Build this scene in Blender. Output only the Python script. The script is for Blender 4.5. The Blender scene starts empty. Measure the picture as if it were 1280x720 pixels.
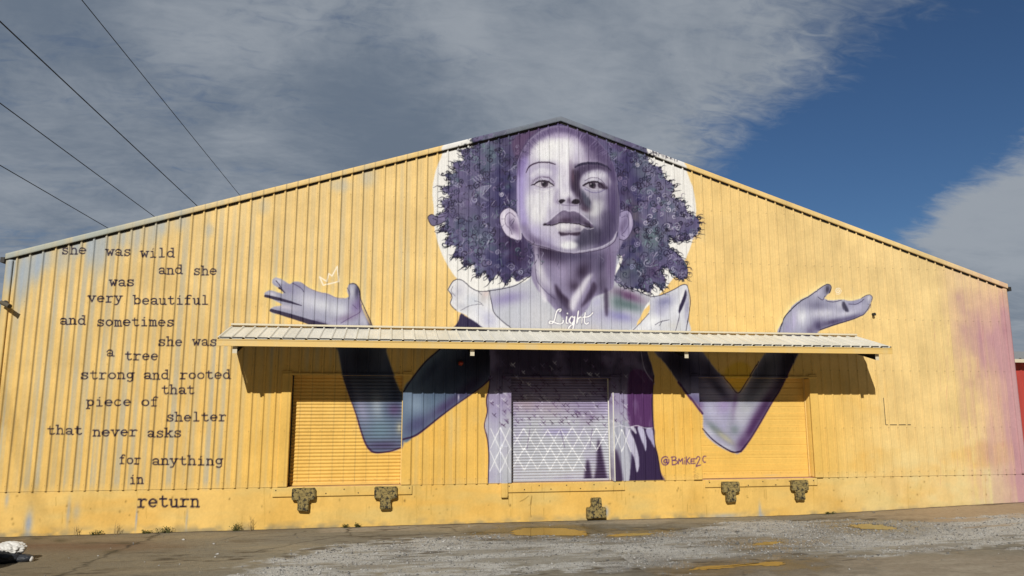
import bpy, bmesh, math, random
import numpy as np
from mathutils import Vector, Matrix
SC = bpy.context.scene; COL = SC.collection
# ------------------------------------------------------------------ camera, sky, sun, exposure
cam_d = bpy.data.cameras.new('camera'); cam = bpy.data.objects.new('camera', cam_d); COL.objects.link(cam); SC.camera = cam
def setup_camera(pos, right, up, fwd, f):
    m = Matrix(((right[0], up[0], -fwd[0], pos[0]), (right[1], up[1], -fwd[1], pos[1]), (right[2], up[2], -fwd[2], pos[2]), (0, 0, 0, 1)))
    cam.matrix_world = m; cam_d.sensor_width = 36.0; cam_d.lens = f/1280*36.0; cam_d.clip_end = 3000; cam_d.clip_start = 0.1
SUN_DIR = Vector((0.42, 1.33, -0.918)).normalized()          # the way the light travels
SUN_STRENGTH, SKY_STRENGTH, EXPOSURE = 4.5, 0.05, -0.12
CLOUD_DARK, CLOUD_LIGHT, BACK_SKY_DIM = (0.155, 0.195, 0.255), (0.35, 0.385, 0.43), (0.05, 0.058, 0.07)  # last tone dims the unseen sky behind the camera, cutting fill light
sun_d = bpy.data.lights.new('sun', 'SUN'); sun_d.energy = SUN_STRENGTH; sun_d.angle = math.radians(0.53); sun_d.color = (1.0, 0.965, 0.905)
sun = bpy.data.objects.new('sun', sun_d); COL.objects.link(sun); sun.rotation_euler = SUN_DIR.to_track_quat('-Z', 'Y').to_euler()
sun.location = (-12, -40, 30)
to_sun = -SUN_DIR
SUN_EL = math.asin(to_sun.z); SUN_AZ = math.atan2(to_sun.x, to_sun.y)
world = bpy.data.worlds.new('World'); SC.world = world; world.use_nodes = True
def build_world(anchors, lumps):
    nt = world.node_tree; N = nt.nodes; L = nt.links; N.clear()
    out = N.new('ShaderNodeOutputWorld'); bg = N.new('ShaderNodeBackground'); bg.inputs['Strength'].default_value = SKY_STRENGTH
    L.new(bg.outputs[0], out.inputs[0])
    sky = N.new('ShaderNodeTexSky'); sky.sky_type = 'NISHITA'; sky.sun_disc = False
    sky.sun_elevation = SUN_EL; sky.sun_rotation = SUN_AZ; sky.air_density = 1.0; sky.dust_density = 0.0; sky.ozone_density = 3.0
    tc = N.new('ShaderNodeTexCoord'); D = tc.outputs['Generated']
    sep = N.new('ShaderNodeSeparateXYZ'); L.new(D, sep.inputs[0])
    def math_(op, a, b=None, c=None, clamp=False):
        n = N.new('ShaderNodeMath'); n.operation = op; n.use_clamp = clamp
        for i, q in enumerate((a, b, c)):
            if q is None: continue
            if isinstance(q, (int, float)): n.inputs[i].default_value = q
            else: L.new(q, n.inputs[i])
        return n.outputs[0]
    zz = math_('ADD', math_('MAXIMUM', sep.outputs[2], 0.0), 0.24)
    px = math_('DIVIDE', sep.outputs[0], zz); py = math_('DIVIDE', sep.outputs[1], zz)
    cmb = N.new('ShaderNodeCombineXYZ'); L.new(px, cmb.inputs[0]); L.new(py, cmb.inputs[1])
    def noise(scale, detail, rough, dist=0.0, sc=(1, 1, 1), off=(0, 0, 0), rot=0.0):
        mp = N.new('ShaderNodeMapping'); mp.inputs['Scale'].default_value = sc; mp.inputs['Location'].default_value = off; mp.inputs['Rotation'].default_value = (0, 0, rot)
        L.new(cmb.outputs[0], mp.inputs[0])
        n = N.new('ShaderNodeTexNoise'); n.inputs['Scale'].default_value = scale; n.inputs['Detail'].default_value = detail; n.inputs['Roughness'].default_value = rough; n.inputs['Distortion'].default_value = dist
        L.new(mp.outputs[0], n.inputs['Vector']); return n.outputs[0]
    n_big = noise(0.75, 5, 0.55, 0.4, off=(3.1, 1.7, 0)); n_mid = noise(3.4, 7, 0.62, 0.5, sc=(1, 1.15, 1), off=(0.4, 7, 0), rot=0.5); n_puff = noise(1.9, 4, 0.5, 0.2, off=(9, 2.5, 0))
    n_rip = noise(15, 4, 0.6, 0.9, sc=(1, 2.0, 1), rot=-0.7); n_wisp = noise(1.6, 7, 0.62, 1.2, sc=(0.5, 2.0, 1), off=(5, 2, 0), rot=-0.9)
    # clear patches of sky and cloud banks, each a direction with a radius
    field = None
    for (d, r, w) in anchors:
        vm = N.new('ShaderNodeVectorMath'); vm.operation = 'DISTANCE'; L.new(D, vm.inputs[0]); vm.inputs[1].default_value = d
        g = math_('MULTIPLY', math_('EXPONENT', math_('MULTIPLY', math_('POWER', math_('DIVIDE', vm.outputs['Value'], r), 2.0), -1.0)), w)
        field = g if field is None else math_('ADD', field, g)
    m = math_('ADD', field, math_('MULTIPLY', math_('SUBTRACT', n_wisp, 0.5), 1.5))
    m = math_('ADD', m, math_('MULTIPLY', math_('SUBTRACT', n_rip, 0.5), 0.95))
    m = math_('ADD', m, math_('MULTIPLY', math_('SUBTRACT', n_mid, 0.5), 0.5))
    m = math_('ADD', m, 0.92)
    back = N.new('ShaderNodeMapRange'); back.interpolation_type = 'SMOOTHSTEP'; L.new(sep.outputs[1], back.inputs[0]); back.inputs[1].default_value = 0.15; back.inputs[2].default_value = -0.5
    m = math_('ADD', m, back.outputs[0])
    mr = N.new('ShaderNodeMapRange'); mr.interpolation_type = 'SMOOTHSTEP'; L.new(m, mr.inputs[0]); mr.inputs[1].default_value = 0.10; mr.inputs[2].default_value = 1.12; mr.inputs[4].default_value = 0.96
    tone = math_('ADD', math_('MULTIPLY', n_big, 0.8), math_('MULTIPLY', n_mid, 0.85))
    tone = math_('ADD', tone, math_('MULTIPLY', math_('SUBTRACT', n_rip, 0.5), 0.22))
    tone = math_('ADD', tone, math_('MULTIPLY', math_('SUBTRACT', n_puff, 0.5), 0.4))
    for (d, r, w) in lumps:
        vm = N.new('ShaderNodeVectorMath'); vm.operation = 'DISTANCE'; L.new(D, vm.inputs[0]); vm.inputs[1].default_value = d
        tone = math_('ADD', tone, math_('MULTIPLY', math_('EXPONENT', math_('MULTIPLY', math_('POWER', math_('DIVIDE', vm.outputs['Value'], r), 2.0), -1.0)), w))
    tone = math_('SUBTRACT', tone, math_('MULTIPLY', back.outputs[0], 0.35))
    tr = N.new('ShaderNodeMapRange'); tr.interpolation_type = 'SMOOTHSTEP'; L.new(tone, tr.inputs[0]); tr.inputs[1].default_value = 0.55; tr.inputs[2].default_value = 1.22
    cl = N.new('ShaderNodeMix'); cl.data_type = 'RGBA'; L.new(tr.outputs[0], cl.inputs[0])
    k = 1.0/SKY_STRENGTH
    cl.inputs[6].default_value = tuple(c*k for c in CLOUD_DARK)+(1,); cl.inputs[7].default_value = tuple(c*k for c in CLOUD_LIGHT)+(1,)
    mx = N.new('ShaderNodeMix'); mx.data_type = 'RGBA'; L.new(mr.outputs[0], mx.inputs[0]); tint = N.new('ShaderNodeMix'); tint.data_type = 'RGBA'; tint.blend_type = 'MULTIPLY'; tint.inputs[0].default_value = 1; L.new(sky.outputs[0], tint.inputs[6]); tint.inputs[7].default_value = (.66, .88, 1.12, 1); L.new(tint.outputs[2], mx.inputs[6]); cb = N.new('ShaderNodeMix'); cb.data_type = 'RGBA'; L.new(back.outputs[0], cb.inputs[0]); L.new(cl.outputs[2], cb.inputs[6]); cb.inputs[7].default_value = tuple(c*k for c in BACK_SKY_DIM)+(1,)
    L.new(cb.outputs[2], mx.inputs[7])
    L.new(mx.outputs[2], bg.inputs[0])
SC.view_settings.view_transform = 'Standard'; SC.view_settings.look = 'None'; SC.view_settings.gamma = 1.0; SC.view_settings.exposure = EXPOSURE
try: SC.view_settings.use_curve_mapping = False
except Exception: pass
# ------------------------------------------------------------------ paint on the wall
# The wall is a plane, so every brush mark has wall coordinates (metres along, metres up).
# Marks are written in the units of the survey sheet (sheet u right, v down) and mapped by
# the plane's homography; the paint then lives on the wall as a colour attribute.
CAMP = np.array([-5.0508, -21.0478, 3.1034]); FPX = 927.0
YAW, PIT, ROL = -0.166872, 0.162955, -0.00131
_cy, _sy, _cp, _sp, _cr, _sr = math.cos(YAW), math.sin(YAW), math.cos(PIT), math.sin(PIT), math.cos(ROL), math.sin(ROL)
_R0 = np.array([_cy, _sy, 0]); _F0 = np.array([-_sy, _cy, 0]); _U0 = np.array([0, 0, 1.0])
CF = _F0*_cp + _U0*_sp; _U = _U0*_cp - _F0*_sp
CR = _R0*_cr + _U*_sr; CU = _U*_cr - _R0*_sr
def survey(u, v, y=0.0, z=None):
    d = CF + CR*((u-640)/FPX) - CU*((v-360)/FPX)
    t = (y-CAMP[1])/d[1] if z is None else (z-CAMP[2])/d[2]
    return CAMP + d*t
def wall(pts):
    p = np.asarray(pts, float).reshape(-1, 2)
    d = CF[None] + CR[None]*((p[:, :1]-640)/FPX) - CU[None]*((p[:, 1:2]-360)/FPX)
    t = -CAMP[1]/d[:, 1:2]
    q = CAMP[None] + d*t
    return q[:, [0, 2]]
CELL = 0.0125; X0, Z0 = -15.4, -0.5
NX, NZ = int(30.8/CELL), int(12.8/CELL)
PXC = 0.0225/CELL                       # cells per sheet unit
rng = np.random.default_rng(7)
def vnoise(h, w, sx, sz, seed, octaves=3):
    r = np.random.default_rng(seed); out = np.zeros((h, w), np.float32); amp = 1.0; tot = 0
    for o in range(octaves):
        gx, gz = max(2, int(w/sx)+2), max(2, int(h/sz)+2)
        g = r.random((gz, gx)).astype(np.float32)
        x = np.linspace(0, gx-1.001, w); z = np.linspace(0, gz-1.001, h)
        xi = x.astype(int); zi = z.astype(int); fx = (x-xi).astype(np.float32); fz = (z-zi).astype(np.float32)
        fx = fx*fx*(3-2*fx); fz = fz*fz*(3-2*fz)
        a = g[zi]*(1-fz)[:, None] + g[np.minimum(zi+1, gz-1)]*fz[:, None]
        out += amp*(a[:, xi]*(1-fx) + a[:, np.minimum(xi+1, gx-1)]*fx)
        tot += amp; amp *= 0.55; sx = max(1.5, sx/2); sz = max(1.5, sz/2)
    return out/tot
P = np.zeros((NZ, NX, 3), np.float32)
def C3(c): return np.array(c, np.float32)/255.0
def blur(m, s):
    # three box passes ~ gaussian of s cells
    if s < 0.3: return m
    k = max(1, int(round(s*1.0)))
    n = 2*k+1
    for ax in (0, 1):
        for _ in range(3 if s > 1 else 1):
            pad = [(0, 0), (0, 0)]; pad[ax] = (k+1, k)
            c = np.cumsum(np.pad(m, pad, mode='constant'), axis=ax, dtype=np.float32)
            m = (c[n:] - c[:-n])/n if ax == 0 else (c[:, n:] - c[:, :-n])/n
    return m
def cells(pts):
    q = wall(pts); return (q - np.array([X0, Z0]))/CELL
def smooth(pts, closed=True, n=6):
    p = np.asarray(pts, float)
    if closed: q = np.vstack([p[-1], p, p[0], p[1]])
    else: q = np.vstack([2*p[0]-p[1], p, 2*p[-1]-p[-2]])
    t = np.linspace(0, 1, n, endpoint=False)[:, None]; out = []
    for i in range(len(q)-3):
        a, b, c, d = q[i:i+4]
        out.append(0.5*((2*b)+(-a+c)*t+(2*a-5*b+4*c-d)*t*t+(-a+3*b-3*c+d)*t**3))
    out = np.vstack(out)
    return out if closed else np.vstack([out, p[-1:]])
def mix(sl, m, col):
    if col.ndim == 1: P[sl] += (col - P[sl])*m[..., None]
    else: P[sl] += (col - P[sl])*m[..., None]
def mask(pts, soft=0.5, sm=True, raw=False):
    c = cells(smooth(pts) if sm else pts) if not raw else np.asarray(pts)
    s = max(0.8, soft*PXC); g = int(3*s+3)
    x0 = max(0, int(c[:, 0].min())-g); x1 = min(NX, int(c[:, 0].max())+g+2)
    z0 = max(0, int(c[:, 1].min())-g); z1 = min(NZ, int(c[:, 1].max())+g+2)
    if x1 <= x0 or z1 <= z0: return None, None
    m = np.zeros((z1-z0, x1-x0), np.float32)
    a = c; b = np.roll(c, -1, axis=0); xs = np.arange(x0, x1)+0.5
    for r in range(z1-z0):
        zz = z0+r+0.5
        k = ((a[:, 1] <= zz) & (b[:, 1] > zz)) | ((b[:, 1] <= zz) & (a[:, 1] > zz))
        if not k.any(): continue
        xc = np.sort(a[k, 0] + (zz-a[k, 1])/(b[k, 1]-a[k, 1])*(b[k, 0]-a[k, 0]))
        for i in range(0, len(xc)-1, 2):
            i0 = xc[i]-x0; i1 = xc[i+1]-x0
            m[r, max(0, int(i0+0.5)):max(0, int(i1+0.5))] = 1
    return (slice(z0, z1), slice(x0, x1)), blur(m, s)
def poly(pts, col, a=1.0, soft=0.5, sm=True, clip=None, tex=None):
    sl, m = mask(pts, soft, sm)
    if sl is None: return
    if clip is not None: m = m*clip[sl]
    if tex is not None: m = m*np.clip(tex[sl], 0, 1)
    mix(sl, m*a, C3(col))
def full(pts, soft=0.5, sm=True):
    f = np.zeros((NZ, NX), np.float32); sl, m = mask(pts, soft, sm)
    if sl is not None: f[sl] = m
    return f
def stroke(pts, w, col, a=1.0, soft=0.5, sm=True, n=5, clip=None, closed=False):
    p = smooth(pts, closed, n) if sm and len(pts) > 2 else np.asarray(pts, float)
    c = cells(p)
    if closed: c = np.vstack([c, c[:1]])
    w = np.atleast_1d(np.asarray(w, float))
    ww = np.interp(np.linspace(0, 1, len(c)), np.linspace(0, 1, len(w)), w)*PXC*0.5
    g = ww.max()+2+soft*PXC
    x0 = max(0, int(c[:, 0].min()-g)); x1 = min(NX, int(c[:, 0].max()+g)+2)
    z0 = max(0, int(c[:, 1].min()-g)); z1 = min(NZ, int(c[:, 1].max()+g)+2)
    if x1 <= x0 or z1 <= z0: return
    m = np.zeros((z1-z0, x1-x0), np.float32); sf = max(0.8, soft*PXC)
    for i in range(len(c)-1):
        A, B = c[i], c[i+1]; gw = max(ww[i], ww[i+1])+sf+1
        a0 = max(x0, int(min(A[0], B[0])-gw)); a1 = min(x1, int(max(A[0], B[0])+gw)+2)
        b0 = max(z0, int(min(A[1], B[1])-gw)); b1 = min(z1, int(max(A[1], B[1])+gw)+2)
        if a1 <= a0 or b1 <= b0: continue
        X = np.arange(a0, a1)[None]+0.5; Z = np.arange(b0, b1)[:, None]+0.5
        d = B-A; L = d@d+1e-9
        t = np.clip(((X-A[0])*d[0]+(Z-A[1])*d[1])/L, 0, 1)
        dist = np.sqrt((X-A[0]-t*d[0])**2+(Z-A[1]-t*d[1])**2)
        hw = ww[i]+(ww[i+1]-ww[i])*t
        mm = np.clip((hw-dist)/sf+0.5, 0, 1).astype(np.float32)
        v = m[b0-z0:b1-z0, a0-x0:a1-x0]; np.maximum(v, mm, out=v)
    sl = (slice(z0, z1), slice(x0, x1))
    if clip is not None: m = m*clip[sl]
    mix(sl, m*a, C3(col))
def blob(u, v, ru, rv, col, a=1.0, ang=0.0, clip=None, tex=None, hard=2.0):
    c = cells([[u, v]])[0]; ra, rb = ru*PXC, rv*PXC; g = 2.3*max(ra, rb)
    x0 = max(0, int(c[0]-g)); x1 = min(NX, int(c[0]+g)+1); z0 = max(0, int(c[1]-g)); z1 = min(NZ, int(c[1]+g)+1)
    if x1 <= x0 or z1 <= z0: return
    X = np.arange(x0, x1)[None]-c[0]; Z = -(np.arange(z0, z1)[:, None]-c[1])
    ca, sa = math.cos(math.radians(ang)), math.sin(math.radians(ang))
    xx = (X*ca+Z*sa)/ra; zz = (-X*sa+Z*ca)/rb
    m = np.exp(-(np.sqrt(xx*xx+zz*zz)**hard)).astype(np.float32)
    sl = (slice(z0, z1), slice(x0, x1))
    if clip is not None: m = m*clip[sl]
    if tex is not None: m = m*np.clip(tex[sl], 0, 1)
    mix(sl, m*a, C3(col))
def spiral(u, v, r, turns, a0, w, col, a=1.0, flip=1, clip=None, tail=0.0):
    t = np.linspace(0, 1, int(10*turns)+4)
    th = a0+flip*t*turns*2*math.pi; rr = r*(0.12+0.88*t)
    pts = np.stack([u+rr*np.cos(th), v+rr*np.sin(th)], 1)
    if tail:
        d = pts[-1]-pts[-2]; d = d/np.hypot(*d); pts = np.vstack([pts, pts[-1]+d*tail*0.6, pts[-1]+d*tail+np.array([-d[1], d[0]])*tail*0.4*flip])
    stroke(pts, [w*0.7, w, w*0.5], col, a, 0.4, sm=False, clip=clip)

RIBP = .305
# ---- ground coat: yellow over old blue-grey, thin in places
xs = X0+(np.arange(NX)+0.5)*CELL; zs = Z0+(np.arange(NZ)+0.5)*CELL
streak = vnoise(NZ, NX, 14, 420, 11, 2); streak2 = vnoise(NZ, NX, 5, 260, 12, 2); mott = vnoise(NZ, NX, 60, 60, 13, 4)
brush = vnoise(NZ, NX, 10, 10, 14, 3); patch = vnoise(NZ, NX, 160, 90, 15, 4); fine = vnoise(NZ, NX, 3, 3, 16, 2)
vbr = vnoise(NZ, NX, 7, 34, 17, 2)
left = np.clip((2.0-xs)/13.0, 0, 1)[None]; right = np.clip((xs-5.5)/8.0, 0, 1)[None]
P[:] = C3((236, 196, 115))
P += (C3((237, 206, 143))-P)*(np.clip((zs-2.0)/6, 0, 1)[:, None]*np.ones_like(left))[..., None]*0.75
P += (C3((236, 212, 159))-P)*(right*np.ones((NZ, 1)))[..., None]*0.7
P *= (0.92+0.16*mott)[..., None]
P += (C3((228, 178, 88))-P)*(np.clip((patch-.55)*3, 0, .45)*np.clip((4.5-zs)/2, 0, 1)[:, None])[..., None]
# per rib bands: the roller missed the flats beside some ribs
ph = ((xs+15.0)/0.305) % 1.0
bi = np.floor((xs+15.0)/0.305).astype(int)
rb = np.random.default_rng(3).random(140)
band = np.exp(-((ph-0.25-0.4*rb[np.clip(bi, 0, 139)])/0.24)**4)*(0.3+0.7*rb[np.clip(bi+7, 0, 139)])
thin = np.clip(band[None]*left*(0.55+0.9*streak)*1.25 - 0.20 + 0.35*np.clip(streak2-0.52, 0, 1)*left*2, 0, 0.72)
thin *= np.clip(.25+1.5*streak2+.5*(vbr-.5), .2, 1.25)
thin *= np.clip((zs-1.0)/0.3, 0, 1)[:, None]
thin *= np.clip((9.5-zs)/2, 0.45, 1)[:, None]
for a_, b_ in ((-7.86, -4.3), (-1.8, 1.7), (3.85, 7.98)): thin[(zs < 4.15), :] *= (~((xs > a_) & (xs < b_)))[None]
P += (C3((186, 180, 160))-P)*(thin*(0.6+0.5*mott))[..., None]
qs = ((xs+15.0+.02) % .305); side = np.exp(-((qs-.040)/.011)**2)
P += (C3((128, 118, 96))-P)*(side[None]*np.clip(left*1.2+.10, 0, .8)*np.clip(.2+1.2*streak, 0, 1)*np.clip((zs-1.0)/.2, 0, 1)[:, None])[..., None]  # grey painted down each rib's right side, deepening its shadow line
gold = np.clip((4.9-zs)/.9, 0, 1)[:, None]*np.clip((zs-1.0)/.3, .35, 1)[:, None]*(np.clip((xs+9.6)/1.5, 0, 1)*np.clip((10.2-xs)/2.4, 0, 1))[None]
P += (C3((240, 189, 82))-P)*(gold*.5)[..., None]
blk = np.clip((patch-0.5)*4, 0, 1)*np.clip((streak-0.4)*3, 0, 1)
P += (C3((226, 208, 160))-P)*(blk*0.30*np.clip((zs-1.1)/0.4, 0, 1)[:, None])[..., None]
pd = np.clip(1-(zs-1.1)/1.6, 0, 1)[:, None]*np.clip((xs-7)/5, 0, 1)[None]*np.clip((mott-0.42)*4, 0, 1)
P += (C3((205, 202, 160))-P)*(pd*0.45)[..., None]
# plinth: chalky patches, grey bloom near the ground
pl = (zs < 1.09)
pm = np.zeros((NZ, NX), np.float32)
pm[pl] = np.clip((vnoise(int(pl.sum()), NX, 120, 40, 21, 4)-0.5)*4, 0, 1)
P += (C3((216, 194, 128))-P)*(pm*0.45)[..., None]
gb = np.clip(1-(zs-0.02)/0.22, 0, 1)[:, None]*np.clip((vnoise(NZ, NX, 26, 14, 22, 3)-0.40)*3.2, 0, 1)
P += (C3((150, 140, 115))-P)*(np.clip(gb, 0, 1)*0.75)[..., None]
for u, v, ru, rv, a in ((35, 655, 4, 14, .8), (85, 640, 2, 14, .5), (95, 640, 4, 10, .35), (170, 648, 1, 12, .8), (233, 650, 1.2, 12, .6), (952, 648, 5, 6, .8), (950, 638, 2, 9, .6), (905, 645, 25, 3, .5), (757, 640, 4, 6, .8), (965, 597, 10, 1.6, .9), (8, 625, 2, 8, .5)):
    blob(u, v, ru, rv, (150, 168, 200), a, tex=0.5+mott)
# crack and rust marks on the plinth
pr = np.random.default_rng(31)
for i in range(150):
    u = pr.uniform(5, 1270); v = 612-u*0.0165+pr.uniform(3, 46)*(1-u/3600)
    if pr.random() < 0.6: blob(u, v, pr.uniform(.4, 1.2), pr.uniform(.4, 1.6), (110, 86, 40), pr.uniform(.3, .8))
    else: stroke([[u, v], [u+pr.uniform(-.6, .6), v+pr.uniform(4, 16)]], .5, (150, 118, 50), pr.uniform(.2, .6), sm=False)
for u in (171, 233, 330, 520, 640, 853, 1017, 1135, 1232):
    b = 614-u*.0172; stroke([[u, b+1], [u+1, b+48]], .6, (196, 158, 78), .6, sm=False)
for pts in (((663, 630), (665, 620), (663, 638), (664, 646)), ((650, 627), (656, 624), (661, 620))): stroke(pts, .7, (120, 90, 40), .8)
# old blue-grey showing under the eave on the left
tn = np.clip(streak*1.3-0.1, 0, 1)
for (u, v, ru, rv, a) in ((14, 335, 6, 26, .9), (30, 345, 7, 34, .95), (45, 330, 8, 22, .9), (60, 322, 9, 14, .8), (80, 320, 8, 20, .8), (98, 306, 8, 14, .7), (115, 308, 7, 26, .8), (128, 306, 7, 32, .8), (150, 296, 9, 14, .7), (168, 294, 8, 20, .75), (188, 288, 9, 22, .75), (205, 282, 8, 12, .6), (225, 276, 8, 12, .5), (262, 288, 5, 8, .4), (425, 232, 14, 8, .35), (460, 222, 10, 12, .4), (330, 258, 8, 10, .3)):
    blob(u, v, ru, rv*1.1, (160, 176, 196), a, hard=3.0, tex=0.35+tn)
# pink-violet overspray on the right end
ed = 13.25+(np.random.default_rng(44).random(140)[np.clip(bi, 0, 139)]-.5)*.5
sx_ = np.clip((xs[None]-ed[None]-(mott-.5)*.7-(streak-.5)*.8+np.clip((zs[:, None]-5.2)*.25, -.3, .4))/1.7+.30, 0, 1)*np.clip(.62+.9*(streak-.35), .2, 1)
sx_ *= np.clip((7.6-zs)/2.2, .25, 1)[:, None]
P += (C3((194, 150, 158))-P)*(np.clip(sx_*1.55, 0, .93))[..., None]
P += (C3((168, 124, 140))-P)*(np.clip(sx_*np.clip((streak-.5)*4, 0, 1)*np.clip((patch-.45)*3, 0, 1), 0, .45))[..., None]
for u, v, ru, rv, a in ((1197, 372, 5, 8, .5), (1216, 400, 14, 20, .35), (1235, 440, 12, 30, .4), (1240, 430, 6, 12, .4), (1250, 520, 14, 60, .4), (1268, 600, 16, 12, .6), (1205, 410, 18, 14, .25), (1230, 560, 14, 20, .25)):
    blob(u, v, ru, rv, (172, 128, 146), a*.55, tex=0.2+streak)
for i in range(34):
    u = pr.uniform(1165, 1262); v = pr.uniform(400, 590)
    stroke([[u, v], [u+1, v+pr.uniform(10, 40)]], .6, (190, 120, 130), pr.uniform(.12, .35), sm=False)
stroke([[1065, 360], [1066, 372]], 1.0, (246, 230, 190), .7, sm=False); stroke([[1173, 360], [1173.5, 368]], 1.0, (246, 232, 196), .7, sm=False)

# ================================================================= the painted figure
for zr in (1.22, 2.55, 4.3, 5.9, 7.55, 9.2):
    for k in range(98):
        xq = -15.02+.02+RIBP*k-.045; jx, jz = int((xq-X0)/CELL), int((zr-Z0)/CELL)
        if 2 < jx < NX-3 and zr < 7.0+4.8*(1-abs(xq)/14.95): P[jz:jz+2, jx:jx+2] *= .80; P[jz-int(5+14*rb[k]):jz, jx:jx+2] *= .975
BASE = P.copy()
WHT = (236, 235, 232)
# halo disc
th = np.linspace(0, 2*math.pi, 60, endpoint=False)
poly(np.stack([706+164*np.cos(th), 268+142*np.sin(th)+np.where(np.sin(th) > 0, 0, -20)*0], 1), WHT, 1, .5)
poly([(541, 250), (543, 220), (552, 195), (560, 180), (640, 150), (700, 130), (780, 150), (845, 195), (862, 225), (870, 262), (862, 310), (842, 345), (820, 372), (780, 395), (640, 395), (606, 367), (575, 340), (552, 300)], WHT, 1, .4)
P += (C3((214, 214, 214))-P)*0
# body: neck, chest, blouse
SKL = (196, 196, 208); SKM = (160, 152, 186); SKD = (98, 84, 124); DEEP = (52, 44, 84)
CH = [(664, 345), (668, 300), (772, 300), (768, 348), (795, 362), (812, 372), (806, 384), (798, 400), (780, 424), (690, 428), (646, 424), (626, 404), (612, 382), (608, 364), (640, 357)]
chest = full(CH, .4)
poly(CH, (198, 200, 212), 1, .4)
for u, v, ru, rv, c, a, an in ((634, 374, 24, 9, (150, 138, 196), .8, -12), (648, 388, 26, 12, (198, 202, 214), .7, 0), (760, 395, 30, 12, (180, 176, 208), .7, 0), (784, 370, 22, 7, (122, 78, 128), .9, 18), (786, 382, 20, 7, (92, 120, 124), .8, 14), (772, 378, 8, 14, (92, 120, 124), .6, 0), (776, 396, 18, 6, (146, 142, 206), .7, 10), (700, 405, 30, 14, (206, 206, 208), .7, 0), (672, 395, 18, 16, (208, 208, 214), .6, 0), (700, 415, 16, 6, (224, 206, 178), .4, 0), (740, 412, 14, 6, (214, 200, 190), .3, 0)):
    blob(u, v, ru, rv, c, a, an, clip=chest, tex=.75+vbr*.6)
stroke([(608, 364), (628, 361), (646, 356), (664, 344)], 1.0, (40, 32, 66), .9)
stroke([(768, 350), (780, 358), (797, 364), (813, 371)], 1.0, (40, 32, 66), .9)
# blouse sleeves (white ruffles)
SL = [(560, 362), (567, 351), (577, 350), (588, 359), (598, 364), (611, 364), (614, 378), (618, 392), (632, 406), (646, 416), (612, 416), (596, 406), (582, 394), (570, 388), (563, 378), (565, 370)]
slm = full(SL, .4); poly(SL, (226, 226, 230), 1, .4)
for u, v, ru, rv, c, a, an in ((572, 366, 7, 10, (196, 196, 212), .8, 30), (590, 376, 10, 8, (200, 206, 220), .8, 0), (604, 372, 6, 8, (190, 184, 186), .6, 0), (600, 390, 12, 8, (216, 218, 230), .8, 30), (612, 400, 10, 10, (176, 176, 212), .6, 40), (578, 384, 8, 5, (190, 192, 206), .7, 20), (607, 367, 4, 4, (208, 180, 176), .6, 0)): blob(u, v, ru, rv, c, a, an, clip=slm, tex=.5+brush)
stroke(SL[:6], 1.0, (40, 32, 66), .9); stroke([(560, 362), (565, 371), (563, 380), (570, 388)], .9, (40, 32, 66), .9)
stroke([(612, 364), (615, 380), (620, 394), (646, 416)], .9, (40, 32, 66), .9)
for pts in (((576, 388), (588, 382), (602, 380)), ((593, 376), (600, 378), (604, 382)), ((561, 364), (565, 368), (563, 372)), ((597, 364), (602, 368)), ((566, 358), (564, 364), (569, 370))): stroke(pts, .6, (70, 62, 90), .7)
poly([(562, 416), (572, 403), (576, 392), (583, 396), (592, 401), (604, 410), (612, 416), (604, 430), (560, 430)], (70, 60, 104), 1, .4)
SR = [(813, 372), (826, 369), (842, 362), (853, 356), (859, 358), (862, 376), (860, 398), (858, 417), (787, 417), (800, 404), (811, 390)]
srm = full(SR, .4); poly(SR, (212, 214, 224), 1, .4)
for u, v, ru, rv, c, a, an in ((830, 378, 14, 9, (146, 146, 192), .85, -18), (824, 390, 9, 8, (168, 166, 204), .6, 0), (853, 372, 4, 14, (240, 240, 242), .9, 12), (845, 386, 6, 12, (226, 228, 236), .8, 20), (858, 385, 3, 18, (160, 158, 190), .7, 4), (815, 402, 12, 8, (232, 234, 238), .9, -30), (840, 408, 14, 6, (206, 204, 200), .6, 0), (800, 412, 10, 5, (230, 230, 232), .8, -20)): blob(u, v, ru, rv, c, a, an, clip=srm, tex=.5+brush)
poly([(857, 362), (858, 370), (855, 380), (849, 392), (848, 386), (852, 376), (855, 368)], (62, 54, 96), .95, .5)
stroke([(813, 371), (826, 369), (842, 362), (853, 356), (859, 358), (863, 376), (860, 398), (857, 417)], 1.0, (40, 32, 66), .9)
for pts in (((849, 392), (847, 404), (844, 415)), ((819, 406), (826, 402), (836, 400)), ((824, 407), (828, 401)), ((811, 392), (800, 404), (787, 417))): stroke(pts, .8, (60, 52, 84), .8)
# ---- hair mass (back), drawn before the face
HAIR = [(664, 345), (655, 348), (646, 352), (640, 345), (632, 355), (622, 343), (612, 352), (606, 340), (596, 346), (592, 330), (580, 334), (578, 322), (566, 322), (570, 308), (556, 305), (562, 292), (550, 288), (558, 278), (546, 272), (556, 264), (552, 252), (562, 246), (552, 236), (564, 230), (556, 218), (570, 216), (566, 204), (580, 200), (576, 188), (592, 184), (590, 172), (620, 160), (660, 145), (700, 130), (740, 140), (776, 158), (800, 172), (806, 186), (812, 204), (826, 210), (830, 222), (842, 232), (840, 246), (854, 252), (860, 266), (872, 272), (874, 286), (868, 296), (858, 300), (846, 302), (838, 296), (836, 308), (846, 316), (856, 328), (860, 342), (852, 350), (842, 344), (834, 334), (826, 338), (832, 350), (828, 362), (818, 354), (812, 366), (802, 362), (790, 360), (776, 356), (768, 348), (772, 318)]
hm = full(HAIR, .4)
poly(HAIR, (98, 92, 132), 1, .4)
hairmask = hm
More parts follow.
